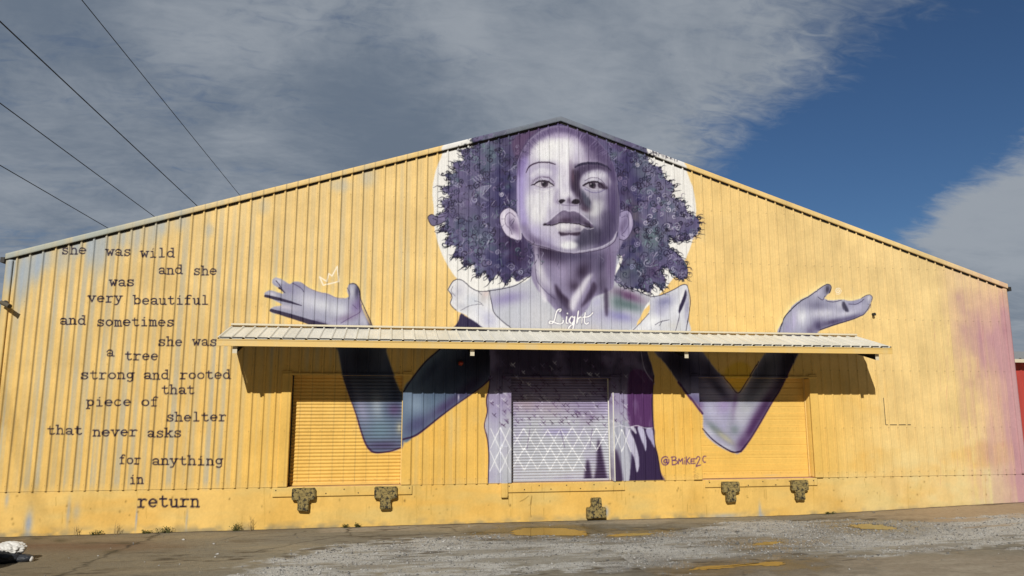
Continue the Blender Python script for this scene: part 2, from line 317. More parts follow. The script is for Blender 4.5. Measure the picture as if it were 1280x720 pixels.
hb = [(600, 250, 26, 40, (88, 84, 120), .8), (576, 270, 16, 30, (112, 106, 138), .8), (570, 300, 14, 18, (92, 92, 130), .8), (630, 230, 14, 60, (56, 52, 100), .9), (612, 200, 16, 20, (86, 104, 118), .7), (600, 300, 12, 16, (92, 116, 122), .6), (640, 300, 18, 26, (52, 34, 72), .95), (645, 320, 18, 20, (52, 36, 76), .9), (620, 330, 22, 16, (50, 50, 96), .8), (592, 220, 14, 24, (96, 92, 130), .7), (655, 180, 16, 18, (78, 58, 92), .8), (625, 175, 16, 14, (84, 78, 108), .7), (784, 220, 12, 40, (60, 54, 100), .9), (790, 280, 12, 40, (100, 90, 102), .85), (806, 210, 14, 24, (96, 110, 124), .8), (816, 300, 20, 20, (104, 128, 128), .75), (840, 270, 20, 20, (118, 112, 136), .7), (782, 340, 14, 20, (106, 112, 120), .8), (800, 336, 20, 18, (82, 100, 112), .7), (816, 340, 16, 14, (84, 62, 104), .7), (850, 330, 10, 14, (120, 108, 146), .7), (762, 170, 18, 12, (66, 56, 96), .8), (840, 246, 14, 14, (150, 148, 176), .5), (792, 310, 12, 14, (120, 112, 140), .6), (828, 240, 12, 16, (120, 118, 140), .6)]
for b in hb: blob(*b[:4], b[4], b[5], 0, clip=hm, tex=.7+vbr*.6)
hr = np.random.default_rng(5)
for i in range(420):
    u = hr.uniform(548, 874); v = hr.uniform(160, 366)
    if 640 < u < 772 and v > 150: continue
    edge = min(1, abs(u-708)/150)
    c = [(128, 124, 154), (100, 98, 134), (92, 118, 126), (60, 54, 100), (118, 104, 146), (70, 84, 108)][hr.integers(6)]
    if edge < .62 and hr.random() < .7: c = [(54, 44, 92), (48, 44, 96), (62, 46, 84)][hr.integers(3)]
    blob(u, v, hr.uniform(2.5, 7), hr.uniform(3, 9), c, hr.uniform(.35, .8), hr.uniform(0, 180), clip=hm)
def in_hair(u, v, lo=0.5):
    c = cells([[u, v]])[0]; i, j = int(c[1]), int(c[0])
    return 0 <= i < NZ and 0 <= j < NX and hm[i, j] > lo
FACEBOX = lambda u, v: ((u-709)/64)**2+((v-238)/86)**2 < 1.0
# soft curls, dark then light
tones = [(30, 26, 54), (36, 32, 66), (44, 52, 76), (42, 30, 60)]
lights = [(150, 148, 176), (126, 120, 164), (176, 174, 200), (118, 140, 150), (140, 124, 160)]
n = 0
while n < 520:
    u = hr.uniform(545, 876); v = hr.uniform(150, 368)
    if not in_hair(u, v) or FACEBOX(u, v): continue
    n += 1; r = hr.uniform(2.4, 6.0); fl = 1 if hr.random() < .5 else -1; k = hr.random()
    core = (600 < u < 665 or 770 < u < 800)
    if k < .54: spiral(u, v, r, hr.uniform(.7, 1.6), hr.uniform(0, 6.3), hr.uniform(.8, 1.5), tones[hr.integers(4)], .92, fl, tail=hr.uniform(0, 5))
    elif not core or hr.random() < .35: spiral(u, v, r*.9, hr.uniform(.6, 1.5), hr.uniform(0, 6.3), hr.uniform(.8, 1.4), lights[hr.integers(5)], hr.uniform(.5, .9), fl, tail=hr.uniform(0, 5))
for i in range(260):
    u = hr.uniform(548, 872); v = hr.uniform(160, 362)
    if not in_hair(u, v) or FACEBOX(u, v): continue
    an = hr.uniform(0, 6.28); L = hr.uniform(4, 10); bend = hr.uniform(-.5, .5)
    pts = [(u, v), (u+math.cos(an)*L*.5-math.sin(an)*L*bend, v+math.sin(an)*L*.5+math.cos(an)*L*bend), (u+math.cos(an)*L, v+math.sin(an)*L)]
    c = tones[hr.integers(4)] if hr.random() < .7 else lights[hr.integers(5)]
    stroke(pts, [1.8, 1.3, .4], c, hr.uniform(.5, .9))
# loose curls along the outline (over the halo)
HB = smooth(HAIR, True, 4)
for i in range(0, len(HB), 2):
    u, v = HB[i]
    if (u > 655 and u < 772 and v > 300) or v < 172 or (640 < u < 668 and v > 300): continue
    ox = (u-708); oy = (v-255); L = math.hypot(ox, oy); ox, oy = ox/L, oy/L
    r = hr.uniform(1.8, 3.8); q = hr.uniform(-2.5, 2.5)
    spiral(u+ox*q, v+oy*q, r, hr.uniform(.6, 1.3), hr.uniform(0, 6.3), hr.uniform(1.2, 1.8), tones[hr.integers(4)], .95, 1 if hr.random() < .5 else -1, tail=hr.uniform(1, 4))
    for _ in range(2):
        if hr.random() < .35: continue
        t = hr.uniform(4, 11); b = hr.uniform(-3, 3)
        stroke([(u-ox*2, v-oy*2), (u+ox*t*.5-oy*b, v+oy*t*.5+ox*b), (u+ox*t, v+oy*t)], [1.3, .9, .3], tones[hr.integers(4)], .95)
# the crisp curls on the right side
for i in range(90):
    u = hr.uniform(806, 872); v = hr.uniform(225, 300)
    if not in_hair(u, v): continue
    spiral(u, v, hr.uniform(2, 3.6), hr.uniform(.6, 1.3), hr.uniform(0, 6.3), hr.uniform(.8, 1.3), (40, 34, 52) if hr.random() < .65 else (196, 192, 214), .9, 1 if hr.random() < .5 else -1, tail=hr.uniform(0, 4))
poly([(535, 272), (540, 268), (546, 271), (553, 266), (556, 276), (548, 281), (540, 282)], (130, 122, 160), 1, .5)
stroke([(556, 270), (547, 272), (540, 268), (535, 272), (540, 282), (550, 280), (557, 276)], 1.1, (44, 36, 66), .95); stroke([(541, 273), (546, 276), (545, 280)], .9, (44, 36, 66), .9)
for u, v, r, an, c in ((627, 243, 3.2, 0, (210, 206, 224)), (606, 270, 4, 1, (150, 148, 180)), (612, 296, 4, 2, (140, 150, 176)), (600, 296, 3, 3, (150, 150, 180)), (651, 340, 3.5, 0, (160, 160, 190)), (797, 206, 3.2, 1, (206, 204, 220)), (792, 236, 4, 2, (160, 156, 186)), (797, 305, 4, 0, (160, 154, 190)), (836, 262, 4, 1, (210, 206, 224)), (790, 334, 4, 3, (150, 150, 190))): spiral(u, v, r, 1.6, an, 1.1, c, .95)
for pts in (((591, 223), (597, 229)), ((594, 221), (600, 227)), ((597, 219), (602, 225)), ((604, 233), (614, 232), (603, 244), (606, 234)), ((630, 252), (632, 256)), ((634, 248), (636, 253))): stroke(pts, .8, (190, 188, 210), .8, sm=False)
poly([(596, 236), (605, 232), (613, 234), (602, 242), (612, 252), (600, 246)], (150, 150, 176), .6, .5)
# neck
NK = [(664, 344), (668, 320), (665, 296), (700, 305), (774, 296), (771, 320), (768, 350), (764, 362), (742, 372), (735, 385), (722, 398), (712, 404), (702, 396), (686, 378), (672, 362)]
nkm = full(NK, .6)
poly(NK, (156, 146, 182), 1, .8)
nb = [(690, 318, 22, 12, (84, 66, 104), .95, 20), (684, 312, 18, 8, (66, 46, 84), .9, 10), (722, 320, 34, 8, (86, 78, 116), .9, 0), (742, 330, 26, 14, (112, 102, 140), .8, 0), (762, 330, 7, 22, (140, 120, 164), .8, 0), (675, 340, 6, 18, (216, 214, 224), .95, -14), (670, 318, 3, 16, (190, 182, 210), .7, 0), (683, 352, 5, 14, (200, 196, 214), .7, -30), (702, 342, 9, 12, (176, 164, 200), .8, -25), (712, 348, 8, 16, (148, 136, 170), .7, 0), (728, 340, 9, 14, (66, 48, 82), .85, 25), (718, 358, 8, 8, (80, 62, 94), .8, 40), (752, 330, 5, 14, (80, 70, 108), .6, 15), (752, 356, 8, 16, (96, 84, 118), .8, 0)]
for b in nb: blob(*b[:4], b[4], b[5], b[6], clip=nkm, tex=.75+vbr*.6)
poly([(694, 355), (702, 366), (712, 376), (712, 388), (704, 382), (696, 370)], (66, 46, 80), .85, 1.2)
poly([(686, 368), (700, 372), (711, 384), (712, 398), (704, 392), (696, 382)], (110, 98, 134), .6, 1.5)
poly([(741, 342), (736, 352), (730, 364), (722, 378), (718, 388), (712, 386), (713, 374), (724, 358), (733, 346)], (226, 224, 234), .85, 1.6)
poly([(742, 352), (746, 360), (740, 372), (732, 380), (726, 384), (732, 372), (737, 362)], (78, 60, 94), .85, 1.2)
poly([(673, 352), (680, 364), (684, 374), (680, 378), (675, 366)], (228, 226, 236), .8, 1.2)
poly([(756, 360), (760, 366), (760, 392), (757, 394), (755, 374)], (74, 58, 92), .8, 1.0)
stroke([(668, 318), (669, 334), (672, 352), (684, 366), (694, 374)], .9, (90, 76, 116), .7)
blob(746, 378, 8, 6, (190, 188, 220), .8, -30)

# ---- ears
EL = [(645, 266), (637, 260), (629, 263), (624.5, 271), (627, 284), (634, 295), (644, 299.5), (652, 298), (650, 280)]
poly(EL, (206, 198, 220), 1, .5); elm = full(EL, .5)
for b in ((638, 279, 5, 10, (150, 138, 172), .85, -15), (641, 284, 4, 8, (104, 88, 124), .8, -15), (646, 286, 3, 10, (130, 112, 150), .7, -10), (630, 272, 2.5, 9, (236, 232, 242), .8, 0), (640, 296, 5, 3, (220, 212, 230), .8, 0)): blob(*b[:4], b[4], b[5], b[6], clip=elm)
stroke([(646, 266), (637, 260), (629, 263), (624.5, 271), (627, 284), (634, 295), (644, 299.5)], .9, (60, 44, 80), .9)
stroke([(644, 271), (638, 266), (632, 270), (632, 280), (638, 287), (640, 293)], .8, (80, 62, 100), .85); stroke([(641, 274), (637, 279), (641, 286)], .7, (90, 74, 110), .7)
ER = [(774, 266), (782, 263), (789, 267), (791.5, 280), (788, 292), (781, 300), (773, 299)]
poly(ER, (158, 148, 186), 1, .5); erm = full(ER, .5)
for b in ((781, 279, 4, 10, (112, 100, 138), .8, 10), (788, 276, 2, 10, (196, 188, 214), .8, 0), (777, 286, 3, 8, (96, 82, 120), .6, 0), (781, 296, 4, 3, (176, 166, 200), .7, 0)): blob(*b[:4], b[4], b[5], b[6], clip=erm)
stroke([(774, 266), (782, 263), (789, 267), (791.5, 280), (788, 292), (781, 300), (774, 299)], .9, (56, 44, 82), .9); stroke([(777, 272), (783, 270), (786, 278), (782, 288), (778, 292)], .7, (70, 56, 96), .8)

# ---- face
FACE = [(646, 228), (647, 205), (653, 188), (664, 172), (680, 161), (700, 157.5), (722, 162), (742, 172), (757, 188), (766, 204), (771, 226), (774, 248), (774, 270), (772, 290), (766, 303), (752, 311), (734, 315), (716, 317), (700, 315), (684, 311), (668, 307), (657, 299), (650, 284), (646, 258)]
fm = full(FACE, .5)
poly(FACE, (196, 190, 214), 1, .5)
tx = .88+vbr*.25
fb = [ # left side lavender, light planes
 (654, 240, 9, 44, (176, 164, 218), .85, 0), (652, 200, 7, 18, (168, 152, 206), .8, 10), (662, 260, 12, 26, (206, 204, 216), .8, 0), (668, 288, 14, 14, (186, 176, 220), .8, 0), (690, 182, 26, 10, (226, 226, 230), .9, -10), (684, 196, 18, 8, (230, 232, 234), .8, -5), (716, 186, 12, 22, (214, 210, 228), .85, 0), (706, 200, 8, 24, (232, 232, 236), .9, 0), (700, 220, 5, 22, (226, 226, 234), .85, 0), (684, 245, 18, 14, (222, 222, 228), .8, 0), (672, 268, 10, 16, (222, 224, 226), .8, 0), (700, 170, 24, 6, (176, 160, 200), .8, 0), (735, 176, 16, 10, (150, 132, 172), .85, 25), (752, 194, 12, 14, (112, 96, 142), .9, 30), (744, 186, 10, 8, (130, 112, 156), .7, 30), (764, 212, 8, 18, (92, 78, 128), .9, -12), (735, 200, 16, 7, (206, 198, 222), .85, 8),
 # right half in shade tones
 (748, 250, 20, 22, (162, 156, 182), .85, 0), (764, 250, 8, 34, (136, 122, 162), .85, 0), (740, 262, 12, 14, (196, 198, 204), .85, 0), (752, 240, 12, 6, (186, 182, 204), .7, 0), (756, 286, 14, 14, (116, 106, 140), .85, -20), (742, 296, 18, 10, (98, 92, 124), .85, -10), (764, 288, 5, 14, (150, 142, 172), .7, 10), (738, 282, 10, 8, (150, 150, 170), .7, 0), (728, 300, 8, 12, (84, 78, 112), .85, 0),
 (756, 270, 12, 22, (128, 118, 152), .6, 0), (735, 250, 6, 12, (170, 166, 186), .6, 0), (768, 262, 5, 34, (96, 84, 128), .75, 0), (724, 305, 10, 7, (96, 90, 122), .8, 0), (746, 304, 16, 6, (88, 80, 114), .7, -12), (736, 272, 10, 6, (120, 112, 142), .5, 0),
 # lower face
 (690, 284, 12, 10, (206, 202, 220), .7, 0), (712, 306, 14, 7, (228, 230, 232), .9, 0), (708, 299, 10, 6, (214, 208, 226), .6, 0), (684, 302, 12, 6, (176, 168, 206), .8, 15), (668, 301, 10, 5, (128, 112, 150), .7, 30), (700, 312, 20, 3, (150, 142, 176), .7, 5), (740, 310, 22, 3.5, (140, 134, 164), .8, -8)]
for b in fb: blob(*b[:4], b[4], b[5], b[6], clip=fm, tex=tx)
# hairline veil
poly([(646, 210), (652, 190), (664, 173), (682, 161), (700, 157), (724, 162), (745, 174), (760, 192), (770, 222), (766, 226), (760, 206), (750, 194), (738, 184), (722, 172), (704, 166), (688, 168), (672, 178), (662, 190), (656, 204), (650, 222)], (112, 92, 146), .85, 1.6, clip=fm)
poly([(724, 160), (742, 172), (757, 188), (766, 204), (771, 226), (774, 250), (774, 270), (772, 290), (766, 303), (752, 311), (740, 313), (752, 296), (760, 276), (763, 252), (762, 226), (758, 206), (748, 202), (742, 186), (730, 176)], (92, 78, 126), .62, 3.0, clip=fm)
poly([(722, 166), (740, 176), (752, 192), (760, 206), (748, 202), (734, 202), (730, 184)], (112, 94, 140), .6, 2.5, clip=fm, tex=.5+vbr)
poly([(726, 288), (736, 284), (748, 284), (752, 292), (746, 302), (732, 306), (722, 310), (718, 302), (724, 296)], (82, 76, 108), .85, 2.2, clip=fm, tex=.6+vbr*.8)
blob(744, 262, 8, 12, (206, 206, 212), .7, 0, clip=fm, tex=tx); blob(684, 184, 20, 10, (238, 238, 240), .8, -8, clip=fm, tex=tx); blob(673, 264, 10, 14, (232, 232, 234), .7, 0, clip=fm, tex=tx); blob(704, 205, 7, 18, (226, 222, 234), .5, 0, clip=fm)
poly([(651, 284), (657, 297), (668, 305), (684, 309), (700, 314), (690, 306), (676, 300), (664, 292), (656, 276)], (124, 108, 152), .55, 1.6, clip=fm)
for i in range(120):
    t = hr.uniform(0, 1); p = np.array([(650, 205), (660, 182), (676, 168), (700, 163), (724, 168), (744, 180), (758, 196)]); k = t*(len(p)-1); j = min(int(k), len(p)-2); q = p[j]+(p[j+1]-p[j])*(k-j)
    d = (np.array((706, 220))-q); d = d/np.hypot(*d); L = hr.uniform(3, 10)
    e = q+d*L+hr.uniform(-2, 2, 2); stroke([q-d*3, e], [.9, .3], (92, 74, 128) if hr.random() < .7 else (176, 164, 204), hr.uniform(.2, .6), sm=False)
# eye-socket shade, right (viewer)
poly([(719, 211), (726, 206), (736, 204), (748, 204), (757, 208), (764, 214), (758, 214), (748, 212), (738, 214), (729, 219), (725, 228), (722, 236), (716, 240), (713, 232), (714, 220)], (88, 72, 112), .9, 1.4)
poly([(725, 232), (727, 222), (735, 215), (748, 213), (760, 220), (764, 232), (758, 236), (746, 228), (734, 227)], (190, 186, 206), .85, 1.0)
blob(742, 219, 8, 3.5, (222, 220, 230), .8, -8); blob(760, 228, 4, 8, (140, 126, 164), .7)
# nose-side wedge of dark
poly([(714, 214), (720, 212), (724, 218), (723, 228), (726, 237), (732, 246), (739, 253), (741, 262), (736, 264), (729, 260), (723, 252), (718, 243), (714, 232)], (66, 48, 82), .84, 1.5)
poly([(726, 236), (733, 244), (738, 252), (739, 260), (732, 256), (728, 247)], (92, 94, 122), .85, 1.0)
blob(713, 214, 3, 16, (134, 112, 146), .7); blob(716, 222, 2.5, 10, (104, 76, 96), .7); blob(720, 208, 5, 4, (110, 94, 132), .7)
blob(707, 216, 4, 20, (226, 222, 236), .5); blob(676, 214, 9, 5, (196, 194, 218), .7); blob(693, 212, 7, 9, (186, 178, 214), .6)
# crisp lights laid on last
for pts, c, a, sf_ in (([(671, 192), (680, 180), (694, 174), (708, 172), (716, 180), (714, 196), (704, 206), (690, 200), (678, 201)], (238, 239, 242), .6, 2.2), ([(700, 206), (708, 203), (711, 216), (711, 236), (706, 241), (701, 236), (703, 220)], (232, 230, 240), .45, 2.0),
  ([(660, 246), (670, 241), (684, 244), (692, 251), (686, 262), (676, 276), (666, 272), (660, 258)], (230, 230, 236), .6, 2.6), ([(702, 305), (712, 302), (721, 304), (721, 309), (712, 311.5), (704, 310)], (236, 238, 240), .75, 1.2), ([(731, 222), (738, 217), (750, 216), (757, 220), (748, 223), (738, 226)], (218, 216, 230), .7, 1.0),
  ([(662, 222), (668, 213), (680, 210), (690, 214), (688, 219), (676, 218)], (232, 232, 238), .55, 1.2), ([(738, 256), (746, 250), (754, 252), (752, 262), (744, 270), (737, 268)], (208, 208, 216), .6, 1.6), ([(735, 312.5), (750, 308.5), (764, 301), (769, 292), (771, 297), (764, 305), (750, 311.5)], (200, 196, 218), .7, .8)):
    poly(pts, c, a, sf_, clip=fm, tex=.8+vbr*.35)
for pts, c, a, sf_ in (([(647, 214), (653, 196), (659, 200), (655, 222), (655, 250), (659, 278), (652, 280), (647, 252)], (168, 152, 222), .6, 1.8), ([(752, 268), (764, 262), (768, 280), (762, 298), (750, 304), (744, 296), (752, 284)], (82, 72, 112), .6, 2.0), ([(758, 236), (768, 230), (771, 250), (768, 268), (761, 262)], (104, 88, 138), .6, 1.6), ([(694, 240), (700, 236), (700, 247), (696, 254), (692, 250)], (168, 158, 192), .6, 1.0)):
    poly(pts, c, a, sf_, clip=fm, tex=.8+vbr*.35)
for i in range(420):
    u = hr.uniform(650, 770); v = hr.uniform(170, 312); L = hr.uniform(3, 9); q = cells([[u, v]])[0]; pc = P[int(q[1]), int(q[0])]
    stroke([(u, v), (u+hr.uniform(-1.5, 1.5), v+L)], [hr.uniform(.6, 1.8), .5], tuple(np.clip(pc*255*hr.uniform(.92, 1.06)+hr.uniform(-3, 4), 0, 250)), .5, .8, sm=False, clip=fm)
# brows
stroke([(657.5, 216), (661, 209), (668, 204.5), (678, 202.8), (688, 203.6), (694, 205.5)], [1.0, 1.8, 2.2, 2.0, 2.2, 1.6], (82, 58, 96), .92, .5)
stroke([(719, 209), (727, 205.2), (738, 204), (750, 205), (758, 208.5), (764, 213.5)], [2.2, 3.6, 3.8, 3.4, 2.6, 1.2], (62, 52, 92), .92, .7)
# eyes
def eye(inner, outer, top, bot, iris, ri, shade, lidw):
    E = [outer, ((outer[0]*2+top[0])/3, (outer[1]+top[1]*2)/3), top, ((inner[0]*2+top[0])/3, (inner[1]+top[1])/2), inner, ((inner[0]+bot[0])/2, (inner[1]+bot[1]*2)/3+.2), bot, ((outer[0]+bot[0])/2, (outer[1]+bot[1]*2)/3+.2)]
    poly(E, shade, 1, .35); em = full(E, .3)
    blob(iris[0], iris[1], ri*1.05, ri*1.05, (58, 40, 66), 1, clip=em, hard=8); blob(iris[0], iris[1], ri*.5, ri*.5, (24, 18, 36), 1, clip=em, hard=5)
    blob(iris[0]+ri*.4, iris[1]+ri*.35, ri*.3, ri*.3, (120, 106, 126), .5, clip=em); blob(iris[0]-ri*.45, iris[1]-ri*.35, .9, .8, (240, 240, 244), .9, clip=em)
    stroke([outer, ((outer[0]*2+top[0])/3, (outer[1]+top[1]*2)/3), top, ((inner[0]*2+top[0])/3, (inner[1]+top[1])/2), inner], lidw, (44, 26, 50), .95, .4)
    stroke([outer, ((outer[0]+bot[0])/2, (outer[1]+bot[1]*2)/3+.3), bot, ((inner[0]+bot[0])/2, (inner[1]+bot[1]*2)/3+.3), inner], [.6, .7, .6], (110, 88, 124), .8, .4)
stroke([(665, 229), (670, 223.5), (679, 220.8), (688, 224), (693, 230)], 2.2, (150, 136, 170), .6, 1)
eye((692.5, 232), (667.5, 231.2), (680, 226.0), (681, 234.8), (680.5, 230.0), 4.7, (204, 200, 212), [1.4, 2.4, 2.5, 1.7])
stroke([(664, 231.5), (668, 230)], 1.4, (44, 26, 50), .95, sm=False)
stroke([(679, 221.5), (686, 222), (692, 227)], .9, (90, 64, 106), .8); stroke([(668, 237), (680, 239.5), (691, 236)], 1.2, (236, 236, 240), .6, .8)
for k in range(6): stroke([(667+k*2.2, 228-k*.5), (665.5+k*2.0, 224.5-k*.6)], .5, (60, 44, 70), .6, sm=False)
eye((729, 232), (755, 235), (742, 227.0), (742, 236.2), (740.5, 231.8), 4.7, (182, 176, 194), [1.6, 2.6, 2.8, 2.4])
stroke([(731, 226), (740, 222), (750, 224), (757, 231)], .9, (104, 84, 124), .8); stroke([(731, 236), (738, 240), (748, 240.5), (756, 237)], 1.3, (132, 122, 170), .8, .6)
poly([(748, 228), (754, 229), (760, 236), (752, 236), (747, 233)], (66, 46, 78), .8, .8)
stroke([(735, 234.5), (743, 236.6), (752, 236)], 1.0, (226, 224, 234), .7, .5)
# nose
blob(706, 243, 8, 6, (228, 226, 234), .9); blob(704, 237, 5, 8, (224, 222, 234), .8); blob(698, 248, 3, 4, (200, 194, 212), .8)
blob(722, 250, 4, 4, (150, 140, 166), .85); blob(714, 254, 6, 2.4, (140, 126, 158), .8); blob(695, 253, 4, 2.5, (186, 176, 204), .6)
poly([(698, 252.5), (700, 249.6), (704, 249), (706.5, 250.5), (704, 253), (701, 254.8)], (36, 22, 42), .97, .5)
poly([(714.5, 253.6), (716.5, 250), (720, 248.8), (723.6, 250.5), (724, 254), (720, 255.4)], (36, 22, 42), .97, .5)
blob(711, 251, 3, 4, (110, 92, 124), .8); stroke([(697, 249), (696.5, 253), (699, 256)], .8, (120, 104, 140), .7); stroke([(725, 247.5), (727, 252), (724, 256.5)], .9, (70, 54, 84), .8)
stroke([(702, 256), (711, 257), (722, 257)], 1.4, (120, 104, 142), .6, .8); blob(711, 260, 3, 3, (178, 168, 196), .6); blob(700, 260, 4, 3, (206, 202, 216), .6)
blob(730, 262, 7, 3, (84, 60, 90), .7, 30)
# mouth
UL = [(680, 280.5), (686, 277), (694, 270), (701, 264.5), (706, 263), (711, 265), (716, 264), (722, 266), (730, 272), (738, 279), (742.5, 284), (734, 283), (722, 280), (711, 278.5), (700, 279), (690, 282)]
poly(UL, (128, 114, 148), 1, .5); um = full(UL, .4)
for b in ((698, 273, 6, 5, (176, 166, 192), .8, -30), (708, 276, 10, 4, (84, 60, 92), .85, 0), (722, 275, 9, 5, (92, 80, 112), .85, 20), (734, 281, 6, 2.5, (62, 46, 76), .9, 30), (688, 279, 5, 2, (110, 94, 130), .8, -20), (705, 267, 4, 2.5, (150, 138, 170), .7, 0)): blob(*b[:4], b[4], b[5], b[6], clip=um)
stroke([(684, 277), (694, 269), (701, 263.6), (706, 262), (711, 264), (716, 263), (723, 265), (731, 271), (740, 280)], .9, (206, 200, 222), .85, .4)
LLp = [(694, 280), (703, 279), (711, 279.5), (720, 280), (731, 282), (728, 287), (722, 291), (711, 292), (701, 291), (696, 287)]
poly(LLp, (206, 202, 214), 1, .5); lm = full(LLp, .4)
for b in ((704, 283, 8, 3, (232, 230, 236), .8, 0), (722, 287, 6, 4, (146, 136, 164), .8, 0), (711, 290, 10, 2, (156, 146, 172), .7, 0), (716, 283, 6, 2.5, (220, 216, 226), .7, 0)): blob(*b[:4], b[4], b[5], b[6], clip=lm)
stroke([(679.5, 281), (690, 281.5), (701, 278.6), (711, 279), (722, 280), (734, 283.5), (742, 284.5)], [1.8, 1.6, 1.3, 1.2, 1.3, 1.6, 1.2], (46, 28, 52), .95, .4)
blob(681, 280.5, 1.8, 1.5, (40, 24, 44), .95); stroke([(728, 284), (736, 286.5), (742, 285)], 1.2, (196, 190, 206), .8)
poly([(699, 290), (711, 291.5), (724, 290), (725, 292.5), (722, 294.5), (711, 294), (702, 295), (699, 293)], (66, 44, 74), .92, .8)
blob(711, 298, 10, 3, (186, 180, 206), .7)
# chin underside and jaw line
stroke([(652, 292), (657, 299), (668, 306), (684, 310), (700, 315), (718, 317), (736, 315), (754, 311), (768, 302), (772, 290)], [1.0, 1.2, 1.4, 1.2, 1.0, 1.0, 1.0], (76, 58, 96), .75, .6)
stroke([(722, 314.5), (736, 312.5), (752, 308.5), (766, 300), (771, 290)], 1.2, (206, 202, 222), .7, .6)
stroke([(646, 258), (646, 228), (648, 205), (655, 186)], 1.4, (104, 88, 140), .55, 1)
stroke([(772, 232), (775, 250), (775, 270)], 1.6, (72, 60, 104), .7, .8)
# soft vertical brush drag over the face
fz = fm*np.clip(np.abs(vbr-.5)*2.4, 0, 1)*.10
P[:] += (np.where((vbr > .5)[..., None], C3((232, 232, 238)), C3((120, 106, 150)))-P)*fz[..., None]
# hair cap above the forehead, under the eave
poly([(646, 178), (662, 160), (690, 143), (700, 140), (716, 146), (752, 160), (790, 176), (784, 190), (768, 186), (750, 176), (726, 163), (700, 157), (680, 161), (662, 174), (650, 190)], (88, 74, 118), .9, .8, tex=.7+vbr*.5)
poly([(640, 180), (648, 168), (664, 160), (676, 160), (660, 174), (650, 192), (646, 200)], (96, 72, 108), .8, 1.2)
for i in range(190):
    u = hr.uniform(560, 812); v = 200-hr.uniform(0, 58)
    if ((u-706)/62)**2+((v-222)/66)**2 < 1 or v < 144+abs(u-700)*.33 or not (in_hair(u, v, .4) or abs(u-706) < 86): continue
    if hr.random() < .3: blob(u, v, hr.uniform(3, 8), hr.uniform(3, 7), [(96, 122, 128), (120, 112, 150), (62, 54, 98)][hr.integers(3)], .5)
    elif hr.random() < .6: spiral(u, v, hr.uniform(2, 4.5), hr.uniform(.6, 1.5), hr.uniform(0, 6.3), hr.uniform(1.0, 1.6), tones[hr.integers(4)], .85, 1 if hr.random() < .5 else -1, tail=hr.uniform(0, 5))
    else: spiral(u, v, hr.uniform(1.6, 3.6), hr.uniform(.6, 1.5), hr.uniform(0, 6.3), hr.uniform(.8, 1.2), lights[hr.integers(5)], .7, 1 if hr.random() < .5 else -1, tail=hr.uniform(0, 4))
# dry-brush strokes through the hair
for i in range(900):
    u = hr.uniform(548, 874); v = hr.uniform(165, 366)
    if not in_hair(u, v) or ((u-709)/70)**2+((v-238)/95)**2 < 1: continue
    an = hr.uniform(0, 6.28); L = hr.uniform(4, 11); bd = hr.uniform(-.6, .6); core = 606 < u < 662 or 772 < u < 792
    c = [(150, 146, 176), (128, 122, 158), (172, 168, 194), (120, 142, 148), (44, 38, 72), (36, 30, 60), (110, 92, 132)][hr.integers(7)]
    if core and c[0] > 100 and hr.random() < .7: continue
    ca_, sa_ = math.cos(an), math.sin(an)
    stroke([(u, v), (u+ca_*L*.4-sa_*L*bd*.6, v+sa_*L*.4+ca_*L*bd*.6), (u+ca_*L*.8-sa_*L*bd, v+sa_*L*.8+ca_*L*bd), (u+ca_*L, v+sa_*L)], [.4, hr.uniform(.7, 1.2), .3], c, hr.uniform(.4, .8), .5, n=4)


# ---- hands
ins = (160, 158, 196)
HL = [(465, 413), (458, 398), (452, 384), (450, 372), (448, 360), (442, 354), (436, 356), (434, 364), (436, 371), (428, 373), (420, 372), (410, 367), (398, 365), (386, 360), (376, 353), (368, 352), (362, 355), (352, 349), (344, 347), (340, 351), (342, 356), (350, 361), (354, 367), (346, 365), (338, 363), (331, 366), (332, 371), (338, 373), (350, 379), (352, 382), (344, 383), (338, 386), (340, 391), (350, 393), (362, 395), (378, 399), (392, 403), (406, 410), (410, 416), (466, 418)]
for k, a in ((7, .35), (4, .6)): poly(np.array(HL)+[-1, -2], (252, 226, 140), a, k, tex=.6+mott*.6)
hlm = full(HL, .5); poly(HL, (168, 168, 192), 1, .5)
for b in ((348, 352, 5, 3, (232, 232, 238), .9, 25), (362, 362, 12, 5, (156, 152, 190), .8, 30), (372, 357, 10, 3.5, (150, 146, 184), .7, 25), (340, 368, 6, 2.4, (214, 208, 220), .8, 20), (356, 384, 14, 3, (206, 200, 214), .8, 10), (385, 376, 18, 10, (206, 206, 220), .8, 15), (405, 382, 18, 8, (216, 218, 226), .8, 10), (425, 388, 14, 10, (214, 216, 226), .7, 0), (440, 364, 4, 7, (206, 206, 216), .9, 0), (446, 364, 3, 10, (76, 70, 106), .9, 0), (446, 385, 8, 10, (140, 118, 176), .8, 20), (434, 398, 16, 5, (150, 132, 168), .8, -20), (420, 406, 20, 5, (190, 188, 212), .7, 0), (456, 402, 5, 14, (206, 206, 222), .8, -25), (450, 376, 4, 10, (120, 100, 150), .7, 0)): blob(*b[:4], b[4], b[5], b[6], clip=hlm, tex=.55+vbr*.8)
